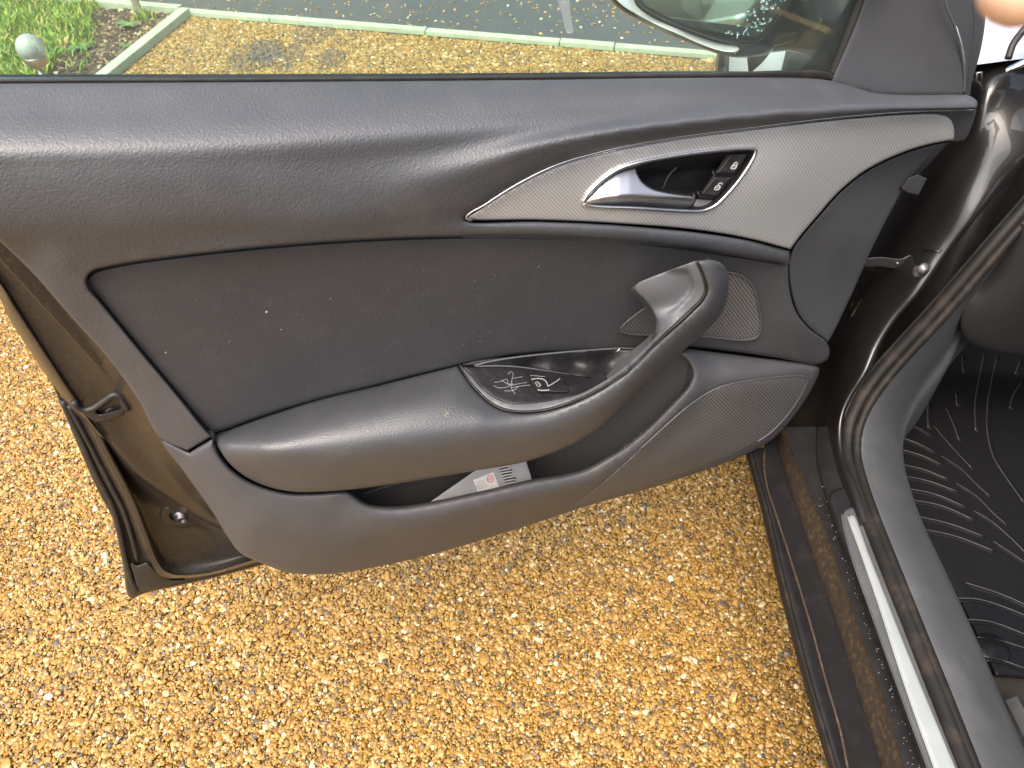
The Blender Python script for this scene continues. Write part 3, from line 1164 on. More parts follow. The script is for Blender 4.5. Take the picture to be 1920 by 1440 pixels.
# ------------------------------------------------------------------ door: trim
UK = np.array([-60, 400, 700, 850, 1000, 1150, 1300, 1500, 1700, 1840], float)
UV_ = np.array([[152, 152, 152, 151, 150, 149, 147, 147, 172, 176], [205, 200, 192, 188, 184, 180, 176, 172, 182, 183], [255, 245, 228, 220, 210, 200, 190, 184, 188, 188],
                [285, 272, 252, 243, 230, 215, 200, 191, 192, 192], [320, 310, 300, 280, 253, 230, 210, 198, 196, 196], [360, 365, 360, 318, 272, 243, 224, 206, 200, 200],
                [410, 410, 405, 365, 296, 260, 236, 216, 205, 204], [460, 450, 443, 425, 330, 285, 256, 236, 213, 210]], float)
UN_ = np.array([[-18, -18, -19, -20, -21, -23, -25, -28, -15, -6], [10, 10, 8, 7, 5, 2, 0, -9, 3, 1], [35, 34, 27, 23, 18, 12, 7, 6, 10, 5], [45, 44, 36, 32, 27, 21, 14, 13, 15, 9],
                [48, 48, 40, 36.5, 34, 29, 22, 21, 19, 12], [50, 51, 46, 46, 45.5, 44, 40, 34, 23, 13.5], [50, 50.5, 46, 44, 44, 42, 39, 33, 23, 13.5], [45, 45, 40, 37, 37, 34, 30, 26, 19, 10]], float) / 1000


def hermite(xk, yk, x):
    """smooth interpolation; xk (k,) or (k, q) per query, yk likewise"""
    xk = np.broadcast_to(xk[:, None] if xk.ndim == 1 else xk, (len(xk), len(x)))
    yk = np.broadcast_to(yk[:, None] if yk.ndim == 1 else yk, xk.shape)
    h = np.diff(xk, axis=0); d = np.diff(yk, axis=0) / np.maximum(h, 1e-6)
    m = np.empty_like(yk)
    m[0], m[-1] = d[0], d[-1]
    w1, w2 = h[1:], h[:-1]
    m[1:-1] = (d[:-1] * w1 + d[1:] * w2) / (w1 + w2)
    idx = np.clip((x[None] >= xk).sum(0) - 1, 0, len(xk) - 2)
    c = np.arange(len(x))
    x0, hh = xk[idx, c], h[idx, c]
    t = (x - x0) / np.maximum(hh, 1e-6)
    t = np.clip(t, -.6, 1.6)
    y0, y1, m0, m1 = yk[idx, c], yk[idx + 1, c], m[idx, c] * hh, m[idx + 1, c] * hh
    r = (2 * t**3 - 3 * t**2 + 1) * y0 + (t**3 - 2 * t**2 + t) * m0 + (-2 * t**3 + 3 * t**2) * y1 + (t**3 - t**2) * m1
    r = np.where(t < 0, y0 + m0 * t, r)
    return np.where(t > 1, y1 + m1 * (t - 1), r)


def sstep(x, a, b):
    t = np.clip((x - a) / (b - a), 0, 1)
    return t * t * (3 - 2 * t)


col_n = tps([(-60, 440, .042), (0, 440, .036), (100, 440, .044), (200, 440, .046), (400, 440, .046), (0, 455, .030), (60, 495, .028), (100, 485, .040), (140, 560, .030), (150, 510, .037), (300, 490, .040), (200, 655, .018), (240, 640, .027), (300, 805, .012), (345, 760, .026), (385, 810, .028), (325, 835, .014)])


def upper_n(q):
    q = np.asarray(q, float)
    u_, v_ = q[:, 0], q[:, 1]
    vk = np.array([hermite(UK, UV_[i], u_) for i in range(8)])
    nk = np.array([hermite(UK, UN_[i], u_) for i in range(8)])
    n_ = hermite(vk, nk, np.maximum(v_, vk[0]))
    # the padded strip under the inlay
    tu = np.array([860, 1000, 1150, 1300, 1400, 1482.])
    tp_ = np.interp(u_, tu, [414, 415, 421, 434, 449, 469]); bt_ = np.interp(u_, tu, [443, 444, 451, 467, 485, 498])
    s_ = np.clip((v_ - tp_) / (bt_ - tp_), 0, 1)
    pad = np.interp(u_, tu, [.034, .034, .034, .032, .029, .020]) + .007 * np.sin(math.pi * (.15 + .75 * s_)) - .004
    k_ = sstep(u_, 800, 960) * sstep(v_, 385, 410)
    n_ = n_ * (1 - k_) + pad * k_
    # the strip down the latch side
    k_ = (1 - sstep(u_, 380, 600)) * sstep(v_, 425, 520)
    return n_ * (1 - k_) + col_n(q) * k_


upper_out = [(-70, 158, 'c'), (0, 157), (500, 154), (1000, 150), (1300, 146), (1520, 147), (1560, 152), (1600, 163), (1640, 174), (1690, 178), (1750, 178), (1800, 177), (1816, 179), (1832, 190), (1831, 205, 'c'),
             (1700, 208), (1560, 219), (1400, 238), (1250, 258), (1120, 284), (1040, 308), (960, 347), (905, 382), (874, 404), (870, 412), (882, 417), (1000, 416), (1150, 422), (1300, 435), (1400, 450), (1480, 470, 'c'), (1481, 496, 'c'),
             (1420, 484), (1300, 466), (1150, 450), (1000, 443), (850, 443), (700, 448), (500, 462), (300, 484), (205, 499), (172, 509), (162, 524), (166, 540), (185, 562), (250, 642), (330, 738), (385, 806), (397, 818, 'c'), (352, 845, 'c'),
             (300, 820), (260, 750), (200, 668), (130, 590), (60, 510), (0, 452), (-70, 382, 'c')]
sub(panel('upper_trim', upper_out, upper_n, M['vinyl'], door, edge=(5, .004), skirt=.03, step=8))

ins_ctrl = [(170, 525, .026), (300, 490, .028), (600, 465, .026), (1000, 450, .020), (1300, 472, .016), (1470, 500, .010), (1478, 560, .013), (1500, 620, .018), (1548, 660, .014), (1430, 590, .010), (1440, 655, .012),
            (1300, 640, .004), (250, 620, .021), (320, 710, .018), (395, 808, .016), (600, 745, .007), (860, 683, .005), (1000, 660, .002), (1200, 652, .0), (500, 600, .017), (900, 560, .014), (1200, 560, .009)]
ins_n = tps(ins_ctrl)
ins_out = [(169, 527), (178, 514), (210, 504), (300, 489), (500, 467), (700, 453), (850, 448), (1000, 448), (1150, 455), (1300, 471), (1420, 489), (1478, 500, 'c'), (1480, 540), (1492, 585), (1518, 618), (1548, 640), (1555, 655), (1552, 672), (1538, 681),
           (1450, 668), (1290, 650), (1200, 655), (1100, 657), (980, 664), (860, 685), (700, 724), (600, 748), (500, 778), (430, 802), (399, 810, 'c'), (387, 798), (334, 734), (254, 638), (190, 560), (170, 538)]
ins_out = [(1548 + (p[0] - 1548) * 1.0035, 640 + (p[1] - 640) * (1.011 if p[1] < 640 else 1.0)) + tuple(p[2:]) for p in ins_out]
sub(panel('insert_backing', [(1548 + (p[0] - 1548) * 1.010, 640 + (p[1] - 640) * 1.03) + tuple(p[2:]) for p in ins_out], lambda q: ins_n(q) - .005, M['soft'], door, edge=(0, 0), skirt=0, step=40))
sub(panel('insert_panel', ins_out, ins_n, M['insert'], door, edge=(5, .004), skirt=.025, step=10))

# lower moulding with the pocket rim
low_ctrl = feats(
    [(660, 924, .046), (690, 944, .050), (740, 949, .053), (800, 942, .055), (900, 921, .056), (1000, 899, .056), (1060, 889, .056), (1099, 878, .055), (1138, 857, .054), (1164, 842, .054), (1216, 800, .052), (1258, 758, .049), (1289, 724, .043), (1297, 700, .036), (1288, 680, .030)],
    [(650, 940, .050), (690, 962, .058), (740, 966, .062), (800, 959, .064), (900, 938, .065), (1000, 915, .065), (1066, 904, .065), (1106, 893, .064), (1147, 871, .062), (1176, 855, .061), (1229, 812, .058), (1271, 770, .054), (1303, 733, .047), (1312, 704, .038), (1301, 682, .030)],
    [(640, 968, .050), (700, 987, .057), (760, 989, .059), (800, 984, .060), (900, 963, .060), (1000, 938, .059), (1072, 924, .057), (1116, 910, .055), (1158, 886, .052), (1190, 866, .050), (1243, 822, .047), (1286, 780, .044), (1318, 744, .040)],
    [(470, 992, .038), (560, 1010, .045), (640, 1012, .048), (720, 1004, .049), (800, 1002, .049), (900, 980, .047), (1000, 957, .043)],
    [(470, 1040, .012), (540, 1066, .014), (600, 1070, .016), (640, 1068, .016), (800, 1036, .018), (1000, 976, .020), (1100, 943, .020), (1250, 899, .020), (1400, 845, .016), (1450, 816, .013), (1500, 752, .011), (1528, 700, .012)],
    [(306, 830, .010), (352, 890, .010), (404, 962, .010), (434, 1008, .010), (458, 1034, .010)],
    [(380, 838, .028), (402, 872, .032), (440, 905, .037), (540, 935, .044), (630, 932, .048)], [(370, 870, .024), (420, 940, .030), (470, 990, .037)],
    [(1170, 905, .041), (1260, 856, .041), (1350, 792, .035), (1450, 740, .026)], [(1320, 664, .015), (1400, 674, .015), (1510, 688, .013)], [(1340, 716, .038), (1370, 700, .035), (1450, 699, .026), (1500, 700, .016)])
low_n = tps(low_ctrl, .004)
low_out = [(356, 848, 'c'), (399, 822, 'c'), (412, 852), (440, 884), (480, 908), (540, 924), (600, 924), (655, 921), (668, 930), (690, 944), (740, 949), (800, 942), (900, 921), (1000, 898), (1060, 888), (1099, 877), (1138, 856), (1164, 841), (1216, 799), (1258, 757), (1289, 723), (1297, 700), (1290, 680), (1270, 662, 'c'), (1290, 654, 'c'),
           (1400, 668), (1528, 685), (1536, 691), (1526, 722), (1490, 778), (1450, 822), (1400, 851), (1250, 906), (1100, 949), (1000, 982), (800, 1042), (640, 1074), (590, 1077), (540, 1073), (490, 1056), (450, 1036), (428, 1008), (400, 962), (350, 891), (304, 826)]
sub(panel('lower_trim', low_out, low_n, M['soft'], door, edge=(10, .009), skirt=.04, step=8))
gr_out = [(1074, 949, 'c'), (1130, 905), (1200, 842), (1290, 762), (1340, 730), (1385, 717), (1505, 705), (1514, 709), (1508, 728), (1484, 768), (1448, 808), (1420, 828), (1385, 847), (1250, 897), (1150, 928)]
sub(panel('speaker_grille', gr_out, lambda q: low_n(q) + .0035, M['grille'], door, edge=(3, .0035), skirt=.006, step=8))
g_edge = spline([(1200, 842), (1290, 762), (1340, 730), (1385, 717), (1505, 705), (1514, 709), (1508, 728), (1484, 768), (1448, 808), (1420, 828)], False, 8)
tube('grille_rim', np.array([PN(p[0], p[1], low_n(p[None])[0] + .003) for p in g_edge]), .0016, M['soft'], door, sides=6)
tw_out = [(1163, 619), (1172, 607), (1210, 577), (1290, 525), (1364, 511), (1392, 519), (1412, 538), (1423, 578), (1427, 610), (1421, 630), (1402, 637), (1300, 629), (1175, 625)]
sub(panel('tweeter_grille', tw_out, lambda q: ins_n(q) + .0032, M['grille'], door, edge=(3, .003), skirt=.006, step=8))
tp = spline(tw_out, True, 8); tp = np.r_[tp, tp[:1]]
tube('tweeter_rim', np.array([PN(p[0], p[1], ins_n(p[None])[0] + .004) for p in tp]), .0013, M['soft'], door, sides=6)

# pocket: lining, end wall, floor
pk = Acc()
v, f, uv = panel_data([(640, 850, 'c'), (1100, 780, 'c'), (1230, 640, 'c'), (1290, 668, 'c'), (1306, 690, 'c'), (1296, 735, 'c'), (1180, 862, 'c'), (900, 935, 'c'), (700, 965, 'c'), (630, 940, 'c')], tps([(640, 850, -.018), (1100, 780, -.018), (1230, 640, .012), (1300, 690, .018), (1200, 760, .012), (1150, 860, .010), (900, 935, -.006), (700, 960, -.004), (1000, 880, -.016)]), edge=(3, .001), skirt=0, step=14)
pk.add(v, f)
pk.build('pocket_lining', [M['felt']], door)
tube('pocket_crease', cpn([(668, 930), (720, 914), (790, 894), (850, 880)], .004), .0009, M['soft'], door, sides=5)

# armrest
BO = spline([(1303, 489), (1315, 517), (1321, 543), (1314, 560), (1289, 585), (1229, 640), (1179, 689), (1130, 723), (1078, 749), (1020, 767), (968, 770), (938, 763), (915, 749), (893, 727), (876, 706), (863, 686)], False, 5)


def open_dist(c, q):
    return np.min(np.linalg.norm(q[:, None] - c[None], axis=2), axis=1)


arm_ctrl = feats(
    [(402, 812, .004), (500, 778, .005), (600, 748, .006), (700, 725, .007), (800, 700, .008), (856, 687, .010)],
    [(872, 706, .028), (890, 730, .045), (912, 752, .060), (935, 766, .070), (968, 774, .078), (1020, 771, .082), (1080, 753, .085), (1132, 727, .087), (1182, 692, .088), (1232, 643, .089), (1292, 588, .089), (1317, 562, .0885), (1325, 544, .088), (1318, 516, .087), (1306, 489, .084)],
    [(440, 818, .032), (500, 805, .042), (600, 780, .046), (700, 758, .047), (800, 738, .047), (850, 732, .048)],
    [(425, 832, .042), (500, 828, .062), (600, 812, .070), (700, 796, .073), (800, 782, .075), (900, 774, .077)],
    [(440, 850, .050), (500, 846, .071), (600, 834, .080), (700, 821, .084), (800, 808, .086), (900, 798, .088), (1000, 790, .089), (1080, 768, .0895), (1150, 733, .090), (1220, 675, .091), (1290, 612, .091), (1334, 560, .0910), (1340, 530, .0905), (1335, 500, .087)],
    [(460, 874, .050), (520, 878, .068), (600, 868, .082), (700, 855, .088), (800, 842, .090), (900, 828, .0915), (1000, 812, .092), (1080, 787, .092), (1144, 752, .092), (1212, 692, .0905), (1285, 628, .0885), (1345, 572, .0865), (1354, 535, .085), (1350, 508, .081)],
    [(430, 876, .038), (482, 903, .042), (540, 919, .055), (600, 920, .064), (700, 911, .070), (800, 896, .074), (900, 879, .077), (980, 866, .079), (1060, 838, .080), (1117, 806, .080), (1164, 764, .079), (1206, 722, .077), (1242, 693, .076), (1282, 656, .074), (1322, 620, .071), (1350, 590, .074), (1363, 560, .073), (1364, 512, .070)])
arm_n = tps(arm_ctrl, .004)
arm_out = [(401, 814), (430, 803), (500, 779), (600, 749), (700, 725), (800, 700), (858, 686, 'c'), (872, 706), (890, 730), (912, 752), (935, 766), (968, 774), (1020, 771), (1080, 753), (1132, 727), (1182, 692), (1232, 643), (1292, 588), (1317, 562), (1325, 544), (1318, 516), (1306, 489, 'c'),
           (1330, 487), (1353, 494), (1365, 512), (1366, 535), (1363, 562), (1350, 592), (1322, 622), (1282, 657), (1242, 694), (1206, 723), (1164, 765), (1117, 807), (1060, 839), (980, 867), (900, 881), (800, 898), (700, 913), (600, 922), (540, 921), (482, 905), (442, 880), (415, 848)]
sub(panel('armrest', arm_out, arm_n, M['arm'], door, edge=(7, .007), skirt=.05, step=8, sscale=lambda q: .06 + .94 * sstep(open_dist(BO, q), 6, 24)))

# pull-handle band and switch surround
band_out = [(1190, 541), (1196, 531), (1215, 522), (1260, 505), (1303, 489, 'c'), (1315, 517), (1321, 543), (1314, 560), (1289, 585), (1229, 640), (1179, 689), (1130, 723), (1078, 749), (1020, 767), (968, 770), (938, 763), (915, 749), (893, 727), (876, 706), (863, 686, 'c'), (880, 700), (905, 728), (930, 747), (965, 757), (1040, 750), (1092, 737), (1142, 712), (1182, 685), (1212, 658), (1228, 638), (1234, 612), (1229, 592), (1212, 565)]
BI = spline([(1303, 489), (1260, 505), (1215, 522), (1196, 531), (1190, 541), (1212, 565), (1229, 592), (1234, 612), (1228, 638), (1212, 658), (1182, 685), (1142, 712), (1092, 737), (1040, 750), (965, 757), (930, 747), (905, 728), (880, 700), (863, 686)], False, 5)
RE = spline([(1284, 503), (1293, 507), (1300, 522), (1303, 538), (1298, 550), (1276, 574), (1256, 592)], False, 4)


_bp = tps([(1303, 491, .0825), (1315, 520, .0865), (1320, 545, .0880), (1289, 583, .0885), (1229, 639, .088), (1179, 688, .087), (1130, 722, .085), (1078, 748, .083), (1020, 766, .080), (968, 769, .076), (938, 762, .069), (915, 748, .057), (893, 726, .042), (876, 705, .028), (863, 686, .011),
           (1190, 541, .060), (1196, 531, .0605), (1215, 522, .064), (1260, 505, .073), (1212, 565, .066), (1229, 592, .0725), (1234, 612, .0755), (1228, 638, .0785), (1212, 658, .0795), (1182, 685, .081), (1142, 712, .080), (1092, 737, .078), (1040, 751, .075), (965, 758, .070), (930, 748, .061), (905, 728, .043), (880, 701, .024), (1255, 545, .0765), (1275, 570, .0835), (1230, 545, .0705)], .0005)


def band_n(q):
    q = np.asarray(q, float)
    n_ = _bp(q)
    # the hollow for the fingers: sharp on its right, running out to the left
    rx = np.interp(q[:, 1], [500, 507, 522, 538, 550, 574, 595], [1284, 1293, 1300, 1303, 1298, 1276, 1252])
    left = sstep(rx - q[:, 0], 0, 7)
    return n_ - .007 * left * (1 - sstep(rx - q[:, 0], 8, 90)) * sstep(q[:, 1], 502, 512) * (1 - sstep(q[:, 1], 570, 600))


sub(panel('pull_handle', band_out, band_n, M['handle'], door, edge=(2, .0012), skirt=.004, step=5))
tube('handle_seam', np.array([PN(p[0], p[1], band_n(p[None])[0] - .001) for p in spline([(1304, 489), (1317, 517), (1323, 544), (1316, 561), (1291, 587), (1231, 642), (1181, 690), (1131, 725), (1079, 751), (1020, 769), (968, 772), (937, 765), (913, 750), (891, 728), (874, 706), (861, 686)], False, 8)]), .0009, M['rubber'], door, sides=5)

hs = [(1215, 522), (1196, 531), (1190, 541), (1212, 565), (1229, 592), (1234, 612), (1229, 634)]
loft('handle_side', [cpn(hs, lambda q: band_n(q) - .001), cpn([(p[0] - 4, p[1] + 2) for p in hs], .050), cpn([(p[0] - 8, p[1] + 5) for p in hs], .034), cpn([(p[0] - 6, p[1] + 6) for p in hs], .012)], M['soft'], door, nu=40, sub=3)
plate_out = [(864, 686, 'c'), (888, 687), (960, 687), (1030, 696), (1092, 707), (1142, 714, 'c'), (1092, 738), (1040, 751), (965, 758), (930, 748), (905, 729), (880, 702)]
plate_n = tps([(864, 686, .010), (888, 687, .012), (960, 687, .015), (1030, 696, .020), (1092, 707, .026), (1142, 713, .050), (1092, 737, .068), (1040, 750, .070), (965, 757, .068), (930, 747, .056), (905, 727, .042), (880, 701, .020), (980, 722, .044), (1050, 722, .046)])
sub(panel('switch_plate', plate_out, plate_n, M['black'], door, edge=(4, .003), skirt=.015, step=6))
wall_out = [(866, 684, 'c'), (888, 677), (1000, 665), (1100, 658), (1195, 655), (1214, 657, 'c'), (1182, 687), (1142, 713, 'c'), (1092, 707), (1030, 696), (960, 687), (888, 687)]
wall_n = tps([(866, 684, .010), (888, 680, .010), (1000, 666, .009), (1100, 659, .008), (1200, 656, .008), (1180, 686, .020), (1142, 712, .024), (1092, 706, .022), (1030, 695, .017), (960, 687, .013), (1000, 676, .004), (1080, 680, .002), (1140, 680, .002)])
sub(panel('switch_recess', wall_out, wall_n, M['black'], door, edge=(3, .002), skirt=.015, step=6))
tube('recess_highlight', np.array([PN(p[0], p[1], .013) for p in spline([(890, 686), (905, 681), (960, 671), (1030, 663), (1100, 657), (1170, 653), (1195, 654)], False, 8)]), .0011, M['handle'], door, sides=6)  # grey bead along the black edge paints its highlight
tube('recess_highlight', np.array([PN(p[0], p[1], plate_n(p[None])[0] + .0005) for p in spline([(890, 686.5), (960, 687), (1030, 696), (1075, 703)], False, 8)]), [.001, .001, .0008, .0003], M['handle'], door, sides=6)  # lower edge's highlight, likewise painted as a grey bead
tube('recess_joint', np.array([PN(1163, 653, .015), PN(1158, 658, .015), PN(1152, 662, .014)]), .0008, M['satin'], door, sides=5)

# window switch with its symbol and the scratches beside it
def ribbon(acc, pts, nf, w, m=0, lift=.0012):
    s = spline(pts, False, 3)
    tg = np.gradient(s, axis=0); tg /= np.maximum(np.linalg.norm(tg, axis=1)[:, None], 1e-9)
    nm = np.stack([-tg[:, 1], tg[:, 0]], 1)
    a_, b_ = s + nm * w / 2, s - nm * w / 2
    V = np.concatenate([PNv(a_, nf(a_) + lift), PNv(b_, nf(b_) + lift)])
    k_ = len(s)
    acc.add(V, [(i, i + 1, k_ + i + 1, k_ + i) for i in range(k_ - 1)], m)

sub(panel('window_switch', [(994, 703), (1024, 709), (1032, 722), (1052, 708), (1064, 728), (1068, 733), (1030, 735), (1008, 732)], lambda q: plate_n(q) + .004, M['black'], door, edge=(3, .002), skirt=.01, step=4))
sy = Acc()
for pts, w_ in (([(996, 711), (1014, 710), (1023, 714), (1028, 725)], 2.2), ([(1008, 731), (1020, 732), (1030, 731)], 2.4), ([(1028, 724), (1040, 717), (1050, 710)], 2.0), ([(1004, 717), (1008, 716), (1013, 724), (1008, 724), (1004, 717)], 1.6), ([(1009, 717), (1014, 723)], 2.4), ([(994, 704), (1022, 706)], 1.0)):
    ribbon(sy, pts, plate_n, w_, 0, .0056)
sy.build('switch_symbol', [M['symbol']], door, smooth=False)
sc_ = Acc()
for pts in ([(927, 717), (940, 715), (950, 711), (953, 722)], [(926, 723), (935, 727), (950, 726), (962, 719)], [(953, 702), (957, 697), (962, 700), (960, 712), (958, 725), (966, 739)], [(960, 710), (980, 706)], [(955, 723), (975, 719), (988, 717)], [(958, 727), (975, 724), (994, 722)], [(946, 733), (962, 732), (972, 725)], [(940, 712), (950, 719), (962, 721)]):
    ribbon(sc_, pts, plate_n, 1.3, 0, .0008)
sc_.build('scratch_marks', [M['scratch']], door, smooth=False)

# silver inlay with the inner door handle
in_ctrl = [(876, 409, .030), (960, 356, .030), (1040, 316, .029), (1120, 291, .028), (1250, 265, .025), (1400, 245, .022), (1560, 226, .017), (1700, 215, .010), (1785, 225, .004), (1785, 260, .006),
           (1000, 409, .031), (1150, 416, .032), (1300, 428, .032), (1400, 443, .030), (1480, 463, .026), (1530, 408, .021), (1600, 335, .016), (1700, 287, .010), (1200, 340, .034), (1450, 350, .030), (1550, 280, .020)]
in_n = tps(in_ctrl)
open_o = [(1092, 381, 'c'), (1104, 362), (1128, 338), (1158, 318), (1190, 307), (1260, 293), (1340, 282), (1400, 278), (1416, 279), (1416, 287), (1395, 325), (1360, 368), (1340, 386), (1318, 395), (1290, 396), (1200, 391), (1105, 386)]
in_out = [(875, 409), (906, 388), (961, 353), (1041, 313), (1121, 289), (1250, 263), (1400, 243), (1560, 225), (1700, 214), (1762, 214), (1781, 222), (1789, 243), (1788, 262, 'c'), (1740, 271), (1682, 290), (1622, 320), (1572, 360), (1532, 405), (1502, 440), (1482, 467, 'c'), (1400, 446), (1300, 430), (1150, 418), (1000, 412), (885, 412)]
sub(panel('silver_inlay', in_out, in_n, M['weave'], door, edge=(4, .003), skirt=.01, step=9, holes=[open_o]))
sub(panel('end_cap', [(1560, 221, 'c'), (1700, 209), (1831, 206, 'c'), (1827, 222), (1812, 258), (1806, 264), (1786, 266, 'c'), (1700, 240)], tps([(1560, 221, .006), (1831, 206, .002), (1810, 262, -.007), (1786, 264, -.006), (1700, 230, -.003)]), M['hinge'], door, edge=(3, .003), skirt=.03, step=9))
tube('chrome_strip', np.array([PN(p[0], p[1], in_n(p[None])[0] + .0025) for p in spline([(885, 413), (873, 409), (880, 400), (906, 385), (961, 350), (1041, 310), (1121, 286), (1250, 260), (1400, 240), (1560, 221), (1700, 209.5), (1829, 206)], False, 8)]), [.0012, .0017, .0019, .0019, .0017, .0014, .0011], M['chrome'], door, sides=8)
op = spline(open_o, True, 6); op = np.r_[op, op[:1]]
tube('handle_rim', np.array([PN(p[0], p[1], in_n(p[None])[0] + .0008) for p in op]), .0019, M['chrome'], door, sides=8)
v, f, uv = panel_data(open_o, in_n, edge=(0, 0), skirt=0, step=6, bowl=(.036, 34))
mesh_obj('handle_bowl', v, f, M['black'], door, uv=uv)
tube('bowl_line', cpn([(1291, 290), (1270, 312), (1252, 332), (1243, 354)], lambda q: in_n(q) - .0275), .0007, M['handle'], door, sides=5)
lev_out = [(1095, 381, 'c'), (1106, 364), (1130, 341), (1160, 321), (1191, 310, 'c'), (1195, 325), (1205, 341), (1222, 353), (1250, 361), (1298, 368, 'c'), (1303, 374), (1296, 386), (1282, 394, 'c'), (1200, 389), (1110, 384)]
def lev_n(q):
    q = np.asarray(q, float)
    rv = np.interp(q[:, 0], [1095, 1110, 1140, 1180, 1240, 1303], [380.5, 377, 371, 368, 370.5, 373])
    rn = np.interp(q[:, 0], [1095, 1120, 1160, 1303], [.031, .035, .038, .038])
    d_ = q[:, 1] - rv
    d_ = np.where(d_ < 0, np.sqrt(d_ * d_ + 9) - 3, d_)
    up_ = .020 * (d_ / 60) ** .9
    dn_ = .013 * np.clip(d_ / 22, 0, 2)
    return rn - np.where(q[:, 1] < rv, up_, dn_)


sub(panel('door_lever', lev_out, lev_n, M['satin'], door, edge=(2.5, .0025), skirt=.012, step=4))
sub(panel('lever_mount', [(1284, 394, 'c'), (1298, 387), (1306, 374), (1318, 373), (1348, 376), (1352, 376), (1338, 387), (1318, 394), (1290, 396)], tps([(1284, 394, .024), (1306, 374, .018), (1350, 376, .020), (1318, 394, .026)]), M['handle'], door, edge=(2.5, .002), skirt=.012, step=4))
sub(panel('button_surround', [(1308, 370, 'c'), (1340, 325), (1366, 285, 'c'), (1412, 282, 'c'), (1400, 305), (1376, 342), (1352, 374, 'c'), (1325, 374)], lambda q: in_n(q) - .011, M['black'], door, edge=(2.5, .002), skirt=.012, step=5))
but = [([(1369, 288, 'c'), (1408, 286, 'c'), (1379, 327, 'c'), (1342, 326, 'c')], 'button with a closed padlock symbol'), ([(1339, 331, 'c'), (1374, 332, 'c'), (1346, 370, 'c'), (1314, 364, 'c')], 'button with an open padlock symbol')]
but_n = lambda q: in_n(q) - .006
for o_, lb in but:
    sub(panel('lock_button', o_, but_n, M['black'], door, edge=(4, .003), skirt=.008, step=4), lb)
def padlock(cx, cy, opened):
    A_ = Acc()
    # the body leans with the button (sheared): (a along, b up)
    def q(a_, b_): return (cx + a_ + .55 * b_ * -1, cy + b_)
    ribbon(A_, [q(-4, -1), q(4, -1), q(4, 5), q(-4, 5), q(-4, -1)], but_n, 1.5, 0, .0012)
    ribbon(A_, [q(-4, 2), q(4, 2)], but_n, 1.0, 0, .0012)
    if opened: ribbon(A_, [q(-1, -1.5), q(-1, -6), q(3, -7), q(6, -4)], but_n, 1.5, 0, .0012)
    else: ribbon(A_, [q(-3, -1), q(-3, -5), q(0, -7), q(3, -5), q(3, -1)], but_n, 1.5, 0, .0012)
    A_.build('padlock_symbol', [M['white']], door, smooth=False)
padlock(1377, 311, False)
padlock(1346, 350, True)

# dust, lint and worn places
def specks(name, spots, nf, mat, parent, lift=.0006):
    A_ = Acc()
    for (px, py, r_) in spots:
        k_ = random.randint(5, 7)
        q_ = np.array([(px + r_ * random.uniform(.6, 1.2) * math.cos(2 * math.pi * i / k_), py + r_ * random.uniform(.4, 1.0) * math.sin(2 * math.pi * i / k_)) for i in range(k_)])
        A_.add(PNv(q_, nf(q_) + lift), [tuple(range(k_))])
    o = A_.build(name, [mat], parent, smooth=False)
    o['kind'] = 'stuff'
    return o
M['lint'] = surf('pale_lint', (.42, .42, .41), .9, vary=.1)
M['wear'] = surf('worn_scuffs', (.24, .21, .17), .8, vary=.2)
specks('lint', [(500, 585, 3.0), (527, 618, 1.6), (311, 661, 2.0), (620, 560, 1.2), (720, 600, 1.0), (1010, 500, 1.2), (430, 640, 1.0), (900, 640, 1.0), (1180, 520, 1.0)] + [(random.uniform(260, 1150), random.uniform(500, 660), random.uniform(.4, .9)) for _ in range(40)], ins_n, M['lint'], door)
specks('scuff_marks', [(random.gauss(1196, 20), 0, random.uniform(.5, 2.0)) for _ in range(90)] and [(x_, 1636 - x_ * .675 + random.gauss(0, 6), random.uniform(.3, 1.0)) for x_ in [random.gauss(1196, 22) for _ in range(110)]], low_n, M['wear'], door)
specks('scuff_marks', [(838 + random.gauss(0, 3), 775 + random.gauss(0, 3), random.uniform(.6, 1.8)) for _ in range(14)], arm_n, M['wear'], door)

# front end panel beside the hinge
hin_out = [(1786, 264, 'c'), (1740, 273), (1684, 292), (1624, 322), (1574, 362), (1534, 407), (1504, 442), (1485, 470), (1479, 500), (1483, 545), (1496, 588), (1520, 618), (1552, 642, 'c'), (1562, 625), (1600, 545), (1640, 455), (1692, 358), (1722, 315), (1745, 290, 'c')]
hin_n = tps([(1786, 264, -.012), (1600, 345, .0), (1500, 450, .006), (1480, 520, .004), (1552, 640, -.004), (1600, 540, -.014), (1690, 358, -.018), (1600, 450, -.002)])
sub(panel('end_panel', hin_out, hin_n, M['hinge'], door, edge=(5, .004), skirt=.07, step=10))
sub(panel('clip_tab', [(1702, 334, 'c'), (1720, 327, 'c'), (1738, 335, 'c'), (1722, 366, 'c'), (1702, 362, 'c'), (1690, 354, 'c')], tps([(1700, 338, -.010), (1736, 336, -.016), (1704, 366, -.014), (1692, 358, -.012)]), M['hinge'], door, edge=(3, .002), skirt=.012, step=5))

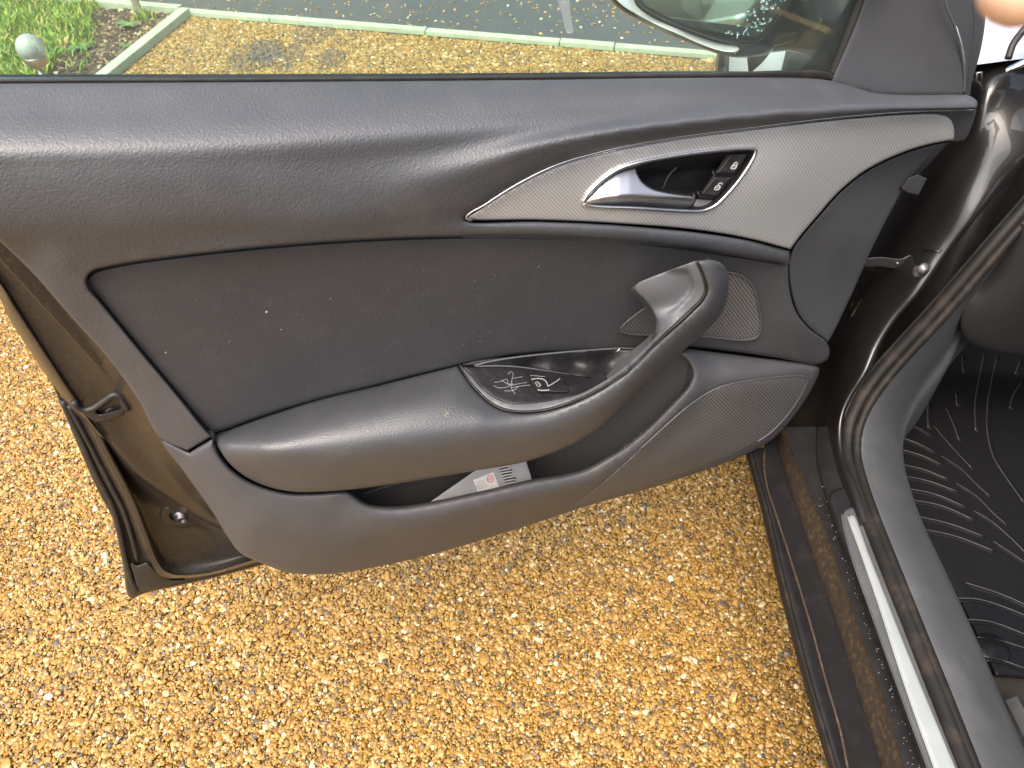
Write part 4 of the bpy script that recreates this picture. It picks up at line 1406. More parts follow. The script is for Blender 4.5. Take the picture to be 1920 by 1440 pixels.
# window: inner seal, pane, frame triangle
seal_out = [(-80, 148, 'c'), (0, 147), (700, 143), (1300, 137), (1552, 134), (1562, 140), (1574, 152, 'c'), (1520, 150), (1300, 149), (1000, 153), (500, 157), (-80, 160, 'c')]
sub(panel('window_seal', seal_out, flat(-.034), M['rubber'], door, edge=(4, .004), skirt=.02, step=8))
gl = Acc()
gq = [(-80, 150), (1566, 146), (1640, -70), (-80, -70)]
fr_ = [PN(u_, v_, -.046) for u_, v_ in gq]; bk = [p - DN * .004 for p in fr_]
gl.add(fr_ + bk, [(0, 1, 2, 3), (7, 6, 5, 4), (0, 4, 5, 1), (1, 5, 6, 2), (2, 6, 7, 3), (3, 7, 4, 0)])
gl.build('window_pane', [M['glass']], door, smooth=False)
sub(panel('glass_smear', [(1045, -20), (1062, -20), (1070, 30), (1074, 62), (1064, 62), (1054, 30)], flat(-.0445), surf('dried_smear', (.6, .66, .66), .6, vary=.1), door, edge=(0, 0), skirt=0, step=12))
for nd in bpy.data.materials['dried_smear'].node_tree.nodes:
    if nd.type == 'BSDF_PRINCIPLED': nd.inputs['Alpha'].default_value = .22
sail_out = [(1556, 155, 'c'), (1566, 132), (1590, 75), (1618, 0), (1640, -70, 'c'), (1752, -70, 'c'), (1770, 0), (1790, 50), (1802, 95), (1807, 140), (1806, 179, 'c'), (1690, 181), (1640, 178), (1598, 169)]
sail_n = tps([(1558, 150, -.034), (1590, 75, -.036), (1640, -70, -.036), (1752, -70, -.024), (1770, 0, -.020), (1802, 95, -.014), (1806, 176, -.010), (1690, 177, -.018), (1602, 162, -.028), (1680, 90, -.026)])
sub(panel('mirror_corner_trim', sail_out, sail_n, M['hinge'], door, edge=(4, .004), skirt=.02, step=10))
rim_n = tps([(1756, -70, -.022), (1773, 0, -.018), (1808, 140, -.012), (1822, 0, -.05), (1822, 60, -.045), (1812, 178, -.02)])
fr_l = [(1756, -70), (1774, 0), (1794, 50), (1806, 95), (1811, 140), (1809, 178)]
fr_m = [(1800, -70), (1818, 0), (1823, 50), (1820, 95), (1814, 140), (1811, 178)]
fr_r = [(1842, -70), (1847, 0), (1846, 45), (1838, 95), (1826, 140), (1815, 178)]
loft('window_frame', [cpn(fr_l, -.022), cpn(fr_m, -.030), cpn(fr_m, -.034), cpn([(p[0] + 8, p[1]) for p in fr_m], -.034), cpn(fr_r, -.052), cpn(fr_r, -.10)], M['hinge'], door, nu=30, sub=4)
tube('frame_bead', cpn([(1770, -70), (1771, 0), (1789, 48), (1802, 92), (1808, 138), (1807, 176)], -.012), .0014, M['handle'], door, sides=6)
# black line of the run channel beside the pane
tube('glass_run', cpn([(1560, 140), (1580, 92), (1612, 8), (1640, -70)], -.040), .0045, M['rubber'], door, sides=6)
# frame over the pane and rear post, out of sight above
top_r = [PN(1640, -70, -.03), PN(1640, -70, -.03) + DD * .10 + np.array([0, 0, .12]), PN(1640, -70, -.03) + DD * .32 + np.array([0, 0, .24]), PN(1640, -70, -.03) + DD * .60 + np.array([0, 0, .27]), PN(1640, -70, -.03) + DD * .92 + np.array([0, 0, .22]), PN(1640, -70, -.03) + DD * 1.02 + np.array([0, 0, -.02]), PN(1640, -70, -.03) + DD * 1.05 + np.array([0, 0, -.20])]
tube('upper_frame', spline([tuple(p) for p in top_r], False, .03, 3), .018, M['hinge'], door, sides=8)

# outside mirror on the door
PM = PN(1340, 30, -.17)
to_eye = (EYE - PM) / np.linalg.norm(EYE - PM)
aim = np.array([.40, -1.25, .97]) - PM
aim /= np.linalg.norm(aim)
nrm = to_eye + aim
nrm /= np.linalg.norm(nrm)


def on_mirror(uv, n):
    """points of the mirror's own plane, n in front of it"""
    out = []
    n = np.broadcast_to(n, (len(uv),))
    for q_, k_ in zip(uv, n):
        r_ = ray(*q_)
        out.append(EYE + r_ * ((nrm.dot(PM - EYE) + k_) / nrm.dot(r_)))
    return np.array(out)


house = [(1120, -70, 'c'), (1136, -14), (1158, 15), (1213, 46), (1289, 80), (1345, 101), (1380, 108), (1415, 107), (1440, 101), (1464, 80), (1492, 30), (1514, -30), (1524, -70, 'c')]
sub(panel('mirror_housing', house, flat(-.030), M['gloss'], door, edge=(9, .014), skirt=.015, step=9, place=on_mirror))
sub(panel('mirror_lip', [(1150, -30), (1160, 3), (1190, 25), (1260, 59), (1340, 92), (1372, 98), (1386, 93), (1384, 88), (1350, 81), (1290, 61), (1225, 33), (1192, 8), (1184, -30)], tps([(1150, -30, .004), (1190, 26, .004), (1340, 93, .004), (1384, 94, .0), (1350, 80, -.013), (1225, 33, -.013), (1186, -20, -.013), (1290, 60, -.013), (1260, 60, .004)]), M['skylit_paint'], door, edge=(2, .001), skirt=.01, step=6, place=on_mirror))  # pale colour stands in for sky mirrored in the lip
sub(panel('mirror_bezel', [(1184, -36), (1194, 4), (1234, 33), (1301, 61), (1351, 78), (1395, 86), (1418, 81), (1437, 66), (1461, 40), (1494, -8), (1506, -36)], flat(-.004), M['black'], door, edge=(5, .006), skirt=.02, step=8, place=on_mirror))
mg_out = [(1198, -36), (1205, 3), (1242, 27), (1302, 54), (1352, 70), (1393, 78), (1411, 74), (1428, 61), (1450, 35), (1480, -10), (1490, -36)]
sub(panel('mirror_glass', mg_out, flat(-.001), M['mirror'], door, edge=(0, 0), skirt=.002, step=12, place=on_mirror))
sub(panel('mirror_foot', [(1428, 92), (1446, 98), (1478, 96), (1520, 109), (1557, 123, 'c'), (1572, 92), (1612, -10), (1640, -70, 'c'), (1500, -70, 'c'), (1490, 10), (1466, 55), (1440, 82)], tps([(1430, 95, -.185), (1478, 96, -.15), (1557, 122, -.085), (1612, -10, -.08), (1500, -60, -.15), (1480, 40, -.15), (1530, 60, -.10), (1520, 108, -.115)]), M['gloss'], door, edge=(6, .008), skirt=.04, step=8))
sub(panel('foot_facet', [(1436, 74), (1462, 62), (1494, 60), (1499, 74), (1480, 80), (1446, 86)], tps([(1436, 74, -.172), (1494, 60, -.128), (1499, 74, -.128), (1446, 88, -.165)]), M['gloss'], door, edge=(4, .004), skirt=.01, step=5))
def flat_mirror(uv, n):
    return on_mirror(np.array(uv, float), .0)


dr = Acc()
for i in range(75):
    if i < 30: q_ = (random.gauss(1420, 12), random.gauss(44, 12))
    elif i < 45: q_ = (random.gauss(1380, 14), random.gauss(58, 8))
    else: q_ = (random.uniform(1425, 1475), random.uniform(-5, 35))
    if not inside(spline(mg_out, True, 6), np.array([q_]))[0]: continue
    c_ = flat_mirror([q_], 0)[0]
    bm = bmesh.new(); bmesh.ops.create_icosphere(bm, subdivisions=2, radius=random.uniform(.0006, .0017))
    dr.add([np.array(v_.co) + c_ for v_ in bm.verts], [tuple(x.index for x in f_.verts) for f_ in bm.faces]); bm.free()
o = dr.build('rain_drops', [M['water']], door)
o['kind'] = 'stuff'

# ------------------------------------------------------------------ body
body = Acc()
JL = [(1960, 95, .93), (1925, 112, .92), (1890, 130, .90), (1850, 162, .885), (1836, 200, .875), (1808, 265, .87), (1770, 325, .865), (1728, 392, .86), (1688, 458, .85), (1652, 515, .84), (1620, 568, .83), (1590, 622, .82), (1562, 690, .805), (1548, 755, .785), (1534, 820, .76), (1530, 870, .735), (1538, 920, .70), (1556, 985, .655)]
JR = [(2010, 205, .635), (1962, 255, .62), (1920, 300, .60), (1881, 345, .585), (1828, 407, .56), (1774, 476, .54), (1718, 554, .515), (1680, 597, .50), (1647, 647, .485), (1620, 703, .468), (1592, 747, .455), (1576, 785, .446), (1573, 847, .437), (1588, 897, .433), (1604, 947, .431), (1615, 985, .43)]
cl = cpx(JL, PY, 14); cr = cpx(JR, PX, 14)
cl, cr = resample(cl, 70), resample(cr, 70)
mid1 = cl * .72 + cr * .28 + np.array([-.003, -.002, 0])
mid2 = cl * .35 + cr * .65 + np.array([-.004, -.006, 0])
deep = cl + np.array([-.004, .05, 0])
deep2 = cl + np.array([-.06, .13, 0])
body.add(*loft_data([deep2, deep, cl, mid1, mid2, cr, cr + np.array([.02, .02, 0])], 70, 4))
# inner wing behind the door gap
v, f = box_data((.46, 1.02, .62), (.20, .02, .60)); body.add(v, f)
# wing and bonnet
wing = []
for x_, z_ in ((.352, .30), (.338, .50), (.340, .66), (.350, .735), (.378, .79), (.43, .832), (.50, .850)):
    wing.append(np.array([(x_ + .36 * max(0, y_ - 1.12) ** 2, y_, z_ - .05 * max(0, y_ - 1.0) * (z_ > .6)) for y_ in np.linspace(.905, 2.2, 24)]))
wing_curves = wing
# windscreen pillar, roof rail, roof, rear side
rail = np.array([(.61, .88, .90), (.62, .72, 1.06), (.63, .40, 1.30), (.68, .05, 1.41), (.70, -.6, 1.43), (.70, -1.5, 1.38)])
v, f = tube_data(spline([tuple(p) for p in rail], False, .05, 3), .035, sides=10); body.add(v, f)
roof = [np.array([(x_, y_, z_ - .03 * (y_ + .5) ** 2) for y_ in np.linspace(.35, -1.7, 16)]) for x_, z_ in ((.69, 1.43), (.95, 1.475), (1.25, 1.485), (1.55, 1.475), (1.81, 1.43))]
body.add(*loft_data(roof, 16, 3))
v, f = box_data((.52, -.42, .70), (.16, .12, .62), None, .02); body.add(v, f)
side = [np.array([(x_, y_, z_) for y_ in np.linspace(-.36, -2.6, 14)]) for x_, z_ in ((.37, .25), (.34, .45), (.335, .62), (.36, .80), (.40, .93))]
body.add(*loft_data(side, 14, 3))
v, f = tube_data(np.array([(.44, -.40, .92), (.60, -.42, 1.2), (.69, -.42, 1.42)]), .045, sides=8); body.add(v, f)
# far side of the cabin
v, f = box_data((2.02, -.2, .62), (.06, 2.6, .72), None, .02); body.add(v, f)
bodyo = body.build('body', [M['paint']], car)
rw = [np.array([(x_, y_, z_) for y_ in np.linspace(-.46, -2.0, 10)]) for x_, z_ in ((.41, .955), (.50, 1.12), (.60, 1.30), (.66, 1.40))]
loft('rear_window', rw, M['gloss'], bodyo, nu=10, sub=3)
tube('window_trim', np.array([(.398, y_, .945) for y_ in np.linspace(-.36, -2.3, 12)]), .012, M['chrome'], bodyo, sides=8)
# body floor carpets
v, f = box_data((1.22, -.1, .255), (1.44, 2.4, .03)); mesh_obj('floor_carpet', v, f, M['carpet'], bodyo)
v, f = box_data((1.25, 1.12, .55), (1.5, .04, .62)); mesh_obj('toe_board', v, f, M['carpet'], bodyo)
# bonnet
def bonnet_z(x_, y_):
    c_ = (x_ - 1.26) / .76
    return .856 + .055 * (1 - c_ ** 2) - .05 * max(0, y_ - 1.0) - .06 * max(0, y_ - 1.9) ** 2
wv, wf = loft_data(wing_curves, 70, 8)
wf = [q_ for q_ in wf if (np.mean([wv[i][1] for i in q_]) - 1.33) ** 2 + (np.mean([wv[i][2] for i in q_]) - .335) ** 2 > .368 ** 2]
mesh_obj('wing', wv, wf, M['skylit_paint'], bodyo)
v, f = box_data((.62, 1.33, .42), (.03, .90, .80)); mesh_obj('wheel_housing', v, f, M['rubber'], bodyo)
bon = [np.array([(x_, y_ + .06 * (1 - ((x_ - 1.26) / .76) ** 2), bonnet_z(x_, y_)) for y_ in np.linspace(1.063, 2.5, 16)]) for x_ in np.linspace(.506, 2.0, 11)]
loft('bonnet', bon, M['skylit_paint'], bodyo, nu=16, sub=3)
wt = [np.array([(x_, y_ + (.06 * (1 - ((x_ - 1.26) / .76) ** 2) if y_ > 1 else 0), bonnet_z(x_, y_) - .001) for y_ in np.linspace(.90, 1.058, 8)]) for x_ in np.linspace(.506, .80, 6)]
loft('wing_top', wt, M['skylit_paint'], bodyo, nu=8, sub=3)
# scuttle, windscreen
scut = [np.array([(x_, y_, .875 + .01 * (i % 2)) for x_ in np.linspace(.81, 1.95, 12)]) for i, y_ in enumerate((1.05, .98, .93))]
loft('scuttle_panel', scut, M['black'], bodyo, nu=12, sub=2)
ws = [np.array([(x_, yy - .04 * ((x_ - 1.25) / .66) ** 2, zz) for x_ in np.linspace(.60, 1.90, 14)]) for yy, zz in ((.96, .90), (.80, 1.05), (.60, 1.22), (.38, 1.37))]
loft('windscreen', ws, M['glass'], bodyo, nu=14, sub=3)
loft('screen_trim', [cpx([(1960, 95, .78), (1925, 108, .78), (1898, 121, .78), (1884, 128, .78)], PY, 6), cpx([(1960, 108, .775), (1925, 120, .775), (1902, 128, .775), (1886, 131, .775)], PY, 6)], M['chrome'], bodyo, nu=14, sub=2, solid=.004)
tube('screen_seal', cpx([(1940, 30, .90), (1918, 58, .90), (1900, 82, .89), (1890, 110, .88)], PY, 5), .004, M['rubber'], bodyo, sides=6)
# small plug under the frame
tube('wiring_clip', np.array([PY(*p) for p in ((1830, 156, .87), (1832, 136, .87), (1840, 136, .87), (1839, 151, .87))]), .0015, M['satin'], bodyo, sides=5)

# wheel under the wing
wc = np.array([.50, 1.33, .335])
def wheel_part(name, prof, mat, parent):
    V, Fc = [], []
    seg = 40
    for (r_, x_) in prof:
        for j in range(seg):
            a_ = 2 * math.pi * j / seg
            V.append((wc[0] + x_, wc[1] + r_ * math.cos(a_), wc[2] + r_ * math.sin(a_)))
    for i in range(len(prof) - 1):
        for j in range(seg):
            Fc.append((i * seg + j, i * seg + (j + 1) % seg, (i + 1) * seg + (j + 1) % seg, (i + 1) * seg + j))
    return mesh_obj(name, V, Fc, mat, parent)
whl = wheel_part('wheel', [(.23, -.095), (.27, -.112), (.315, -.108), (.334, -.085), (.336, 0), (.334, .085), (.30, .11)], M['tyre'], car)
wheel_part('rim', [(.03, -.085), (.06, -.09), (.10, -.075), (.19, -.08), (.222, -.095), (.232, -.096)], M['alloy'], whl)
arch = Acc()
aa = np.linspace(math.radians(-5), math.radians(185), 40)
v, f = tube_data(np.array([(.352 + .36 * max(0, wc[1] + .375 * math.cos(a_) - 1.12) ** 2, wc[1] + .375 * math.cos(a_), wc[2] + .375 * math.sin(a_)) for a_ in aa]), .010, sides=6); arch.add(v, f)
arch.add(*loft_data([np.array([(.356 + .36 * max(0, wc[1] + r_ * math.cos(a_) - 1.12) ** 2, wc[1] + r_ * math.cos(a_), wc[2] + r_ * math.sin(a_)) for a_ in aa]) for r_ in (.355, .378)], 40, 2))
arch.build('wheel_arch', [M['rubber']], bodyo)

# sill strips (heights read off the sill of a saloon)
def zc(pts, z): return cpx([(p[0], p[1], z) for p in pts], PZ, 14)
EXT = 1
S0 = [(1398, 842), (1412, 890), (1431, 960), (1467, 1117), (1513, 1290), (1560, 1452), (1610, 1640)]
S0b = [(1412, 842), (1428, 900), (1445, 960), (1482, 1117), (1528, 1290), (1576, 1452), (1627, 1640)]
S1 = [(1434, 838), (1433, 880), (1440, 920), (1455, 965), (1480, 1042), (1520, 1172), (1550, 1282), (1576, 1372), (1592, 1452), (1642, 1640)]
S2 = [(1456, 800), (1462, 840), (1472, 875), (1499, 960), (1530, 1052), (1557, 1125), (1605, 1275), (1660, 1452), (1718, 1640)]
S3 = [(1470, 800), (1482, 838), (1502, 882), (1536, 962), (1575, 1072), (1620, 1202), (1661, 1322), (1699, 1452), (1755, 1640)]
S4 = [(1534, 800), (1534, 860), (1548, 920), (1570, 993), (1613, 1107), (1663, 1243), (1737, 1452), (1800, 1640)]
S5 = [(1552, 800), (1554, 880), (1572, 935), (1586, 985), (1636, 1120), (1690, 1262), (1762, 1452), (1830, 1640)]
S6 = [(1576, 800), (1576, 850), (1592, 900), (1608, 950), (1640, 1030), (1690, 1152), (1740, 1282), (1806, 1452), (1880, 1640)]
sill = Acc()
sill.add(*loft_data([zc(S0, .10) + np.array([.12, 0, 0]), zc(S0, .20) + np.array([.03, 0, 0]), zc(S0, .33), zc(S0, .352), zc(S0b, .366), zc(S1, .360)], 60, 3))
sill.add(*loft_data([zc(S1, .359), zc(S2, .352)], 60, 3))
sill.add(*loft_data([zc(S3, .400), zc(S4, .402)], 60, 3))
sill.add(*loft_data([zc(S4, .408), zc(S5, .418), zc(S6, .424)], 60, 3))
sill.build('sill', [M['sillblack']], bodyo)
loft('sill_side_face', [zc([(p[0] - 3, p[1]) for p in S2], .345), zc(S2, .356), zc(S3, .394), zc([(p[0] + 3, p[1]) for p in S3], .399)], M['sillbrown'], bodyo, nu=60, sub=3)
tube('sill_bead', zc([(p[0] - 7, p[1]) for p in S0b], .367), .0028, M['seal'], bodyo, sides=6)
tube('sill_bead', zc(S1, .3615), .0016, M['sillbrown'], bodyo, sides=6)
tube('sill_bead', zc(S4, .4055), .0016, M['sillblack'], bodyo, sides=6)
def sheet(name, px, z, mat, edge, parent, step=8, skirt=.004):
    nfz = z if callable(z) else (lambda q: np.full(len(q), float(z)))
    def pl(uv, n):
        a_ = (uv[:, 0] - 960) / F; b_ = (720 - uv[:, 1]) / F
        r_ = np.stack([a_, CP + b_ * SP, b_ * CP - SP], 1)
        return EYE + r_ * ((n - CAM_H) / r_[:, 2])[:, None]
    return panel(name, px, nfz, mat, parent, edge=edge, skirt=skirt, step=step, place=pl)
sheet('sill_end_trim', [(1556, 935), (1564, 920), (1585, 914), (1594, 920), (1612, 965), (1620, 985, 'c'), (1596, 985), (1588, 1010), (1600, 1060, 'c'), (1580, 1010), (1564, 962)], .427, M['sillblack'], (4, .003), bodyo)
sheet('sill_plate_base', [(1581, 972), (1584, 958), (1596, 952), (1607, 954), (1616, 972), (1650, 1062), (1700, 1188), (1750, 1320), (1806, 1452, 'c'), (1744, 1452, 'c'), (1690, 1305), (1634, 1150), (1596, 1040)], .430, M['trimgrey'], (4, .002), bodyo)
sheet('sill_plate', [(1592, 972), (1593, 967), (1600, 966), (1606, 976), (1632, 1046), (1665, 1130), (1716, 1258), (1797, 1452, 'c'), (1757, 1452, 'c'), (1700, 1292), (1648, 1132), (1616, 1040)], .4335, M['plate'], (3, .0015), bodyo)

# door opening seal
seal1 = [(2010, 290, .655), (1960, 345, .637), (1920, 392, .617), (1862, 458, .589), (1800, 530, .562), (1742, 596, .536), (1692, 650, .513), (1645, 704, .489), (1612, 752, .470), (1593, 800, .457), (1590, 850, .449), (1602, 900, .445), (1622, 958, .443), (1668, 1075, .442), (1718, 1200, .442), (1768, 1325, .442), (1818, 1452, .442), (1892, 1640, .442)]
seal2 = [(p[0] + 17, p[1] + 7, p[2] + .006) for p in seal1]
seal0 = [(p[0] - 11, p[1] - 4, p[2] - .004) for p in seal1]
tube('door_seal', cpx(seal1, PX, 12), .0088, M['seal'], bodyo, sides=12)
tube('door_seal', cpx(seal2, PX, 12), .0062, M['seal'], bodyo, sides=10)
tube('door_seal', cpx(seal0, PX, 12), .0045, M['rubber'], bodyo, sides=8)
# grey inner trim along the sill and up the front post
k_l = [(p[0] + 22, p[1] + 9, p[2] + .008) for p in seal1]
k_r = [(2030, 330, .75), (1985, 380, .72), (1945, 425, .70), (1897, 480, .68), (1847, 540, .66), (1810, 590, .64), (1783, 647, .62), (1757, 687, .605), (1720, 735, .585), (1700, 775, .57), (1688, 818, .555), (1691, 865, .545), (1704, 915, .54), (1722, 965, .535), (1780, 1090, .53), (1830, 1200, .53), (1880, 1318, .53), (1940, 1452, .53), (2020, 1640, .53)]
kl, kr = resample(cpx(k_l, PX, 14), 70), resample(cpx(k_r, PX, 14), 70)
kp = [kl + np.array([-.004, 0, -.012]), kl + np.array([0, 0, .002]), kl * .7 + kr * .3 + np.array([0, -.004, .010]), kl * .35 + kr * .65 + np.array([0, -.004, .008]), kr, kr + np.array([.012, 0, -.03]), kr + np.array([.02, .01, -.14])]
loft('kick_panel', kp, M['trimgrey'], bodyo, nu=70, sub=4)
tube('kick_panel_joint', np.array([PX(1768, 578, .60), PX(1790, 583, .62), PX(1812, 588, .632)]), .0012, M['rubber'], bodyo, sides=5)
# lower dash
dl = [(1806, 600), (1803, 622), (1818, 646), (1862, 663), (1930, 673), (2050, 680)]
dq = [cpx([(p[0], p[1] - 26, .90) for p in dl], PY, 10) + np.array([0, .16, .10]), cpx([(p[0] + 4, p[1] - 60, .80) for p in dl], PY, 10), cpx([(p[0] + 2, p[1] - 22, .80) for p in dl], PY, 10), cpx([(p[0], p[1] - 4, .815) for p in dl], PY, 10), cpx([(p[0] + 1, p[1], .84) for p in dl], PY, 10), cpx([(p[0] + 5, p[1] - 6, .96) for p in dl], PY, 10)]
loft('dashboard', [cpx([(1900, 420, .80), (1935, 420, .78), (2050, 430, .76), (2100, 440, .76)], PY, 12), cpx([(1848, 520, .81), (1880, 525, .79), (1960, 535, .77), (2080, 540, .77)], PY, 12)] + dq[2:], M['dash'], bodyo, nu=40, sub=4)
# check strap and hinge bolt
cs = Acc()
st_n = tps([(1618, 492, -.030), (1690, 494, -.042), (1714, 488, -.046), (1760, 498, -.066)])
v, f, uv = panel_data([(1612, 486, 'c'), (1650, 482), (1690, 485), (1704, 479), (1718, 477), (1729, 484), (1740, 490), (1762, 492, 'c'), (1762, 501, 'c'), (1738, 500), (1722, 499), (1700, 505), (1690, 505), (1650, 500), (1612, 501, 'c')], st_n, edge=(3, .002), skirt=.008, step=5)
cs.add(v, f)
v, f = disc_door(PN(1716, 487, -.043), [(.0062, -.004), (.0062, .002), (.0050, .0032), (.0030, .0032), (.0026, .0018), (.0003, .0018)]); cs.add(v, f)
v, f = disc_door(PN(1683, 494, -.038), [(.0018, -.002), (.0016, .0012), (.0003, .0014)]); cs.add(v, f)
cs.build('check_strap', [M['strap']], bodyo)
hb = Acc()
bp_ = PX(1732, 506, .505)
hb.add(*box_data(bp_ + np.array([0, .006, -.006]), (.018, .010, .013), DOOR_ROT, .003))
hb.add(*disc_door(bp_, [(.0075, -.004), (.0075, .0), (.005, .002), (.005, .004), (.0003, .004)]))
hb.build('hinge_bolt', [M['strap']], bodyo)
v, f = tube_data(np.array([PX(1735, 467, .52), PX(1762, 472, .525)]), .0015, sides=6)
mesh_obj('hinge_line', v, f, M['steel'], bodyo)
# seat rail and seat
sr = Acc()
sr.add(*tube_data(np.array([PZ(1900, 1312, .305), PZ(1945, 1400, .305), PZ(2000, 1520, .305)]), .010, sides=4))
sr.build('seat_rail', [M['bolt']], bodyo, smooth=False)
sr = Acc()
sr.add(*tube_data(np.array([PZ(1886, 1316, .295), PZ(1930, 1412, .295), PZ(1985, 1535, .295)]), .012, sides=4))
sr.build('rail_cover', [M['black']], bodyo, smooth=False)
seat = Acc()
seat.add(*box_data((.92, -.22, .50), (.50, .52, .20), Matrix.Rotation(.12, 3, 'X'), .06))
seat.add(*box_data((.92, -.58, .86), (.50, .18, .70), Matrix.Rotation(.35, 3, 'X'), .06))
seat.add(*box_data((.92, -.76, 1.26), (.26, .10, .20), Matrix.Rotation(.3, 3, 'X'), .04))
seat.build('seat', [M['seat']], bodyo)

# ------------------------------------------------------------------ floor mat
fm = empty('floor_mat', tuple(PZ(1800, 1000, .28)))
tag(fm, 'black moulded rubber floor mat, wet, in the passenger footwell', 'floor mat')
MZ = .284
sheet('mat_base', [(1640, 560, 'c'), (1900, 540, 'c'), (2100, 560, 'c'), (2200, 1290, 'c'), (2000, 1276), (1900, 1271), (1866, 1268, 'c'), (1800, 1130), (1700, 960), (1660, 850), (1640, 700)], MZ, M['mat'], (7, .006), fm, step=22, skirt=.012)
Z7 = lambda x_, y_: (1640 + x_ / 3.6, 640 + y_ / 3.6)
Z8 = lambda x_, y_: (1700 + x_ / 4.236, 1100 + y_ / 4.236)
ribs7 = [[(395, 190), (378, 270), (365, 360)], [(360, 410), (355, 500), (360, 580)], [(585, 95), (595, 210)], [(735, 90), (700, 260), (675, 420), (680, 600)], [(822, 100), (780, 300), (760, 420), (757, 600), (800, 780), (900, 940), (1000, 1080)], [(980, 130), (945, 220)], [(1000, 260), (930, 370), (908, 450)], [(545, 340), (553, 430)],
         [(475, 440), (530, 560), (565, 660)], [(395, 570), (500, 690), (600, 800), (650, 850)], [(450, 775), (580, 860), (680, 960), (770, 1040)], [(550, 960), (680, 1040), (800, 1160), (885, 1235)], [(670, 1145), (780, 1210), (900, 1310), (1010, 1420)], [(800, 1350), (930, 1435), (1010, 1490)],
         [(210, 540), (290, 585), (370, 632)], [(150, 640), (290, 690), (395, 745)], [(140, 722), (300, 765), (440, 828)], [(150, 823), (330, 865), (490, 930)], [(150, 902), (350, 940), (550, 1012)], [(180, 988), (400, 1030), (605, 1115)], [(220, 1065), (450, 1110), (662, 1202)], [(260, 1175), (500, 1230), (730, 1315)], [(300, 1262), (560, 1320), (795, 1412)]]
ribs8 = [[(380, 92), (540, 95), (700, 135), (930, 225), (1100, 300)], [(470, -30), (570, 0), (750, 60), (930, 140), (1100, 240)], [(420, 258), (650, 275), (930, 375), (1100, 450)], [(560, 400), (710, 420), (930, 485), (1100, 540)], [(600, 550), (760, 585), (930, 645), (1100, 690)]]
for k_, (lst, zf) in enumerate(((ribs7, Z7), (ribs8, Z8))):
    for rb in lst:
        P_ = np.array([PZ(*zf(*p), MZ + .0008) for p in spline(rb, False, 30)])
        tube('rib', P_, .0010, M['rib'], fm, sides=5)
        tube('tread', P_ + np.array([.0022, -.0036, -.0008]), .0036, M['mat'], fm, sides=8, squash=.42)
v, f = disc_door((0, 0, 0), [(.0003, 0)])
cc = PZ(1862, 1214, MZ)
v, f = lathe([(.021, 0), (.019, .0016), (.009, .0018), (.007, .0028), (.0003, .003)], cc, 22)
mesh_obj('mat_fixing', v, f, M['mat'], fm)

# ------------------------------------------------------------------ booklet in the pocket
bk_ = empty('booklet', tuple(PN(900, 930, .02)))
tag(bk_, 'grey booklet with a white sticker lying in the door pocket', 'booklet')
bn = tps([(800, 945, .038), (905, 872, .012), (985, 860, .014), (1000, 905, .034), (900, 930, .036)])
panel('cover', [(780, 960, 'c'), (905, 872, 'c'), (984, 856, 'c'), (1001, 910, 'c'), (995, 925, 'c'), (860, 960, 'c')], bn, M['paper'], bk_, edge=(1, .0005), skirt=.006, step=10)
stc = panel('sticker', [(887, 900, 'c'), (925, 885, 'c'), (936, 913, 'c'), (896, 923, 'c')], lambda q: bn(q) + .0008, M['white'], bk_, edge=(0, 0), skirt=0, step=10)
em = Acc()
ang = np.linspace(0, 2 * math.pi, 13)
ribbon(em, [(919 + 5.5 * math.cos(t_), 898 + 6 * math.sin(t_)) for t_ in ang], bn, 1.8, 0, .0014)
ribbon(em, [(916, 900), (919, 897), (922, 898)], bn, 2.0, 0, .0014)
em.build('emblem', [M['red']], stc, smooth=False)
tx = Acc()
for i_ in range(4):
    ribbon(tx, [(893 + i_ * 1.5, 905 + i_ * 4), (908 + i_ * 1.8, 899.5 + i_ * 4)], bn, .8, 0, .0014)
tx.build('small_print', [M['scratch']], stc, smooth=False)
bt = Acc()
bt2 = Acc()
for i_ in range(9):
    y0 = 868 + i_ * 5
    x0 = 932 + i_ * 2.2
    ribbon(bt, [(x0, y0 + 2), (x0 + 9, y0), (x0 + 22 - i_ % 3 * 3, y0 - 2)], bn, 2.4 if i_ % 2 else 3.2, 0, .001)
    ribbon(bt2, [(x0 + 1, y0 + 4.2), (x0 + 10, y0 + 2.3), (x0 + 20, y0 + 1)], bn, 1.5, 0, .001)
bt.build('title_print', [M['ink']], bk_, smooth=False)
bt2.build('title_print', [M['white']], bk_, smooth=False)

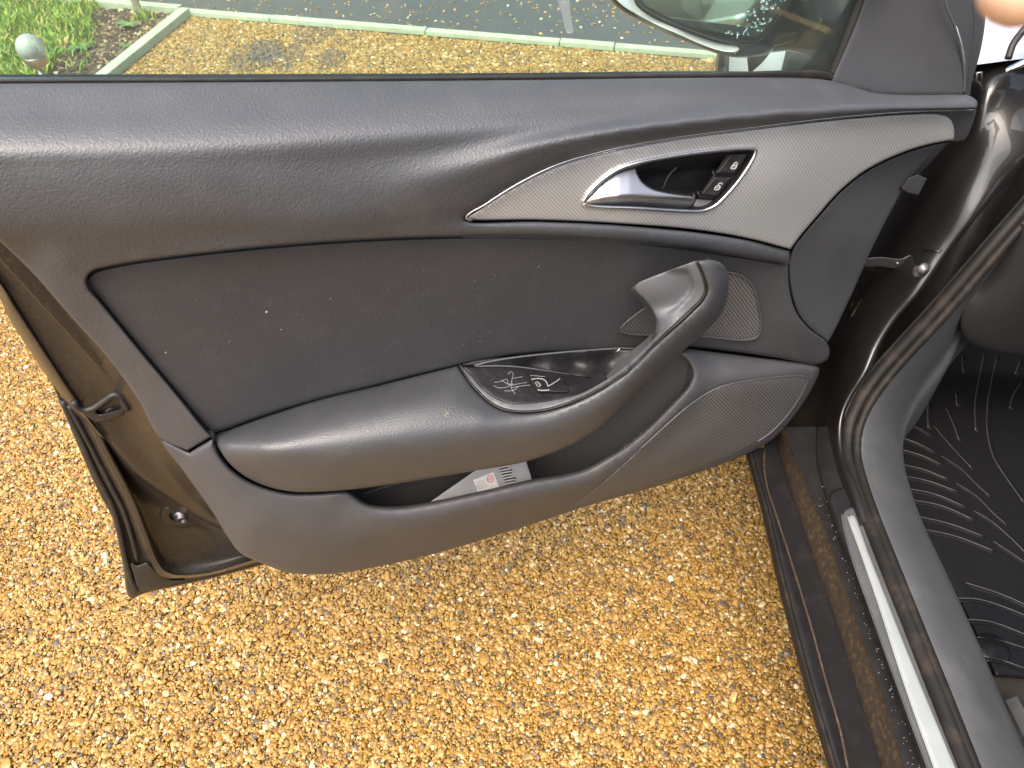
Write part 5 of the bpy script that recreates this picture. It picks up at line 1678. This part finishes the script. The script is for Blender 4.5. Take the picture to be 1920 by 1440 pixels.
# ------------------------------------------------------------------ the photographer's hand at the corner
def cam_pt(x_, up_, dep):
    return Vector((x_, dep * CP + up_ * SP, CAM_H - dep * SP + up_ * CP))
tip = ((1912 - 960) / F * .14, (720 + 22) / F * .14, .14)
J, Eg, Rd = [], [], []
def add_j(p, r_, par=None):
    J.append(cam_pt(*p)); Rd.append(r_)
    if par is not None: Eg.append((par, len(J) - 1))
    return len(J) - 1
wrist = add_j((.215, .190, .075), .027)
palm = add_j((.185, .158, .088), .030, wrist)
arm_a = add_j((.30, .27, .03), .032, wrist)
add_j((.40, .34, -.05), .040, arm_a)
for k_, (kx, ku, kd, L1) in enumerate(((.150, .128, .112, 1.0), (.166, .140, .100, 1.05), (.178, .156, .090, .98), (.188, .174, .080, .8))):
    kn = add_j((kx, ku, kd), .0105, palm)
    off = (.0, .0, .0) if k_ == 0 else (.010 * k_, .014 * k_, -.012 * k_)
    tx_, tu_, td_ = tip[0] + off[0], tip[1] + off[1], tip[2] + off[2]
    a_ = add_j((kx + (tx_ - kx) * .42 + .004, ku + (tu_ - ku) * .42 + .006, kd + (td_ - kd) * .42 + .006), .0092, kn)
    b_ = add_j((kx + (tx_ - kx) * .74 + .002, ku + (tu_ - ku) * .74 + .004, kd + (td_ - kd) * .74 + .003), .0084, a_)
    c2_ = add_j((tx_ + .002, tu_ + .003, td_ - .001), .0088, b_)
    add_j((tx_ - .0045, tu_ - .0055, td_ + .002), .0066, c2_)
th0 = add_j((.178, .176, .118), .013, wrist)
th1 = add_j((.158, .166, .138), .0105, th0)
add_j((.140, .150, .150), .0085, th1)
me = bpy.data.meshes.new('person')
me.from_pydata([tuple(p) for p in J], Eg, [])
me.materials.append(M['skin'])
po = link(bpy.data.objects.new('person', me))
sk = po.modifiers.new('skin', 'SKIN')
if not me.skin_vertices: me.skin_vertices.new()
for sv, r_ in zip(me.skin_vertices[0].data, Rd):
    sv.radius = (r_, r_)
me.skin_vertices[0].data[0].use_root = True
ss = po.modifiers.new('smooth', 'SUBSURF'); ss.levels = 2; ss.render_levels = 2
sk.use_smooth_shade = True
tag(po, 'bare fingertip of the photographer poking into the top corner above the car', 'person')

# specks of grit and water on the sill
A_ = Acc()
for _ in range(70):
    v_ = random.uniform(890, 1440)
    lo_ = np.interp(v_, [882, 962, 1072, 1202, 1322, 1452], [1506, 1540, 1580, 1626, 1668, 1706])
    hi_ = np.interp(v_, [860, 920, 993, 1107, 1243, 1452], [1532, 1546, 1568, 1610, 1660, 1732])
    c_ = (random.uniform(lo_, hi_) if random.random() < .45 else hi_ - 8 + random.gauss(0, 2.5), v_)
    r_ = random.uniform(.4, 1.2)
    A_.add([PZ(c_[0] + r_ * math.cos(a_), c_[1] + r_ * math.sin(a_), .4035) for a_ in (0, 1.2, 2.5, 3.8, 5.0)], [(0, 1, 2, 3, 4)])
o = A_.build('sill_grit', [M['lint']], bodyo, smooth=False)
o['kind'] = 'stuff'
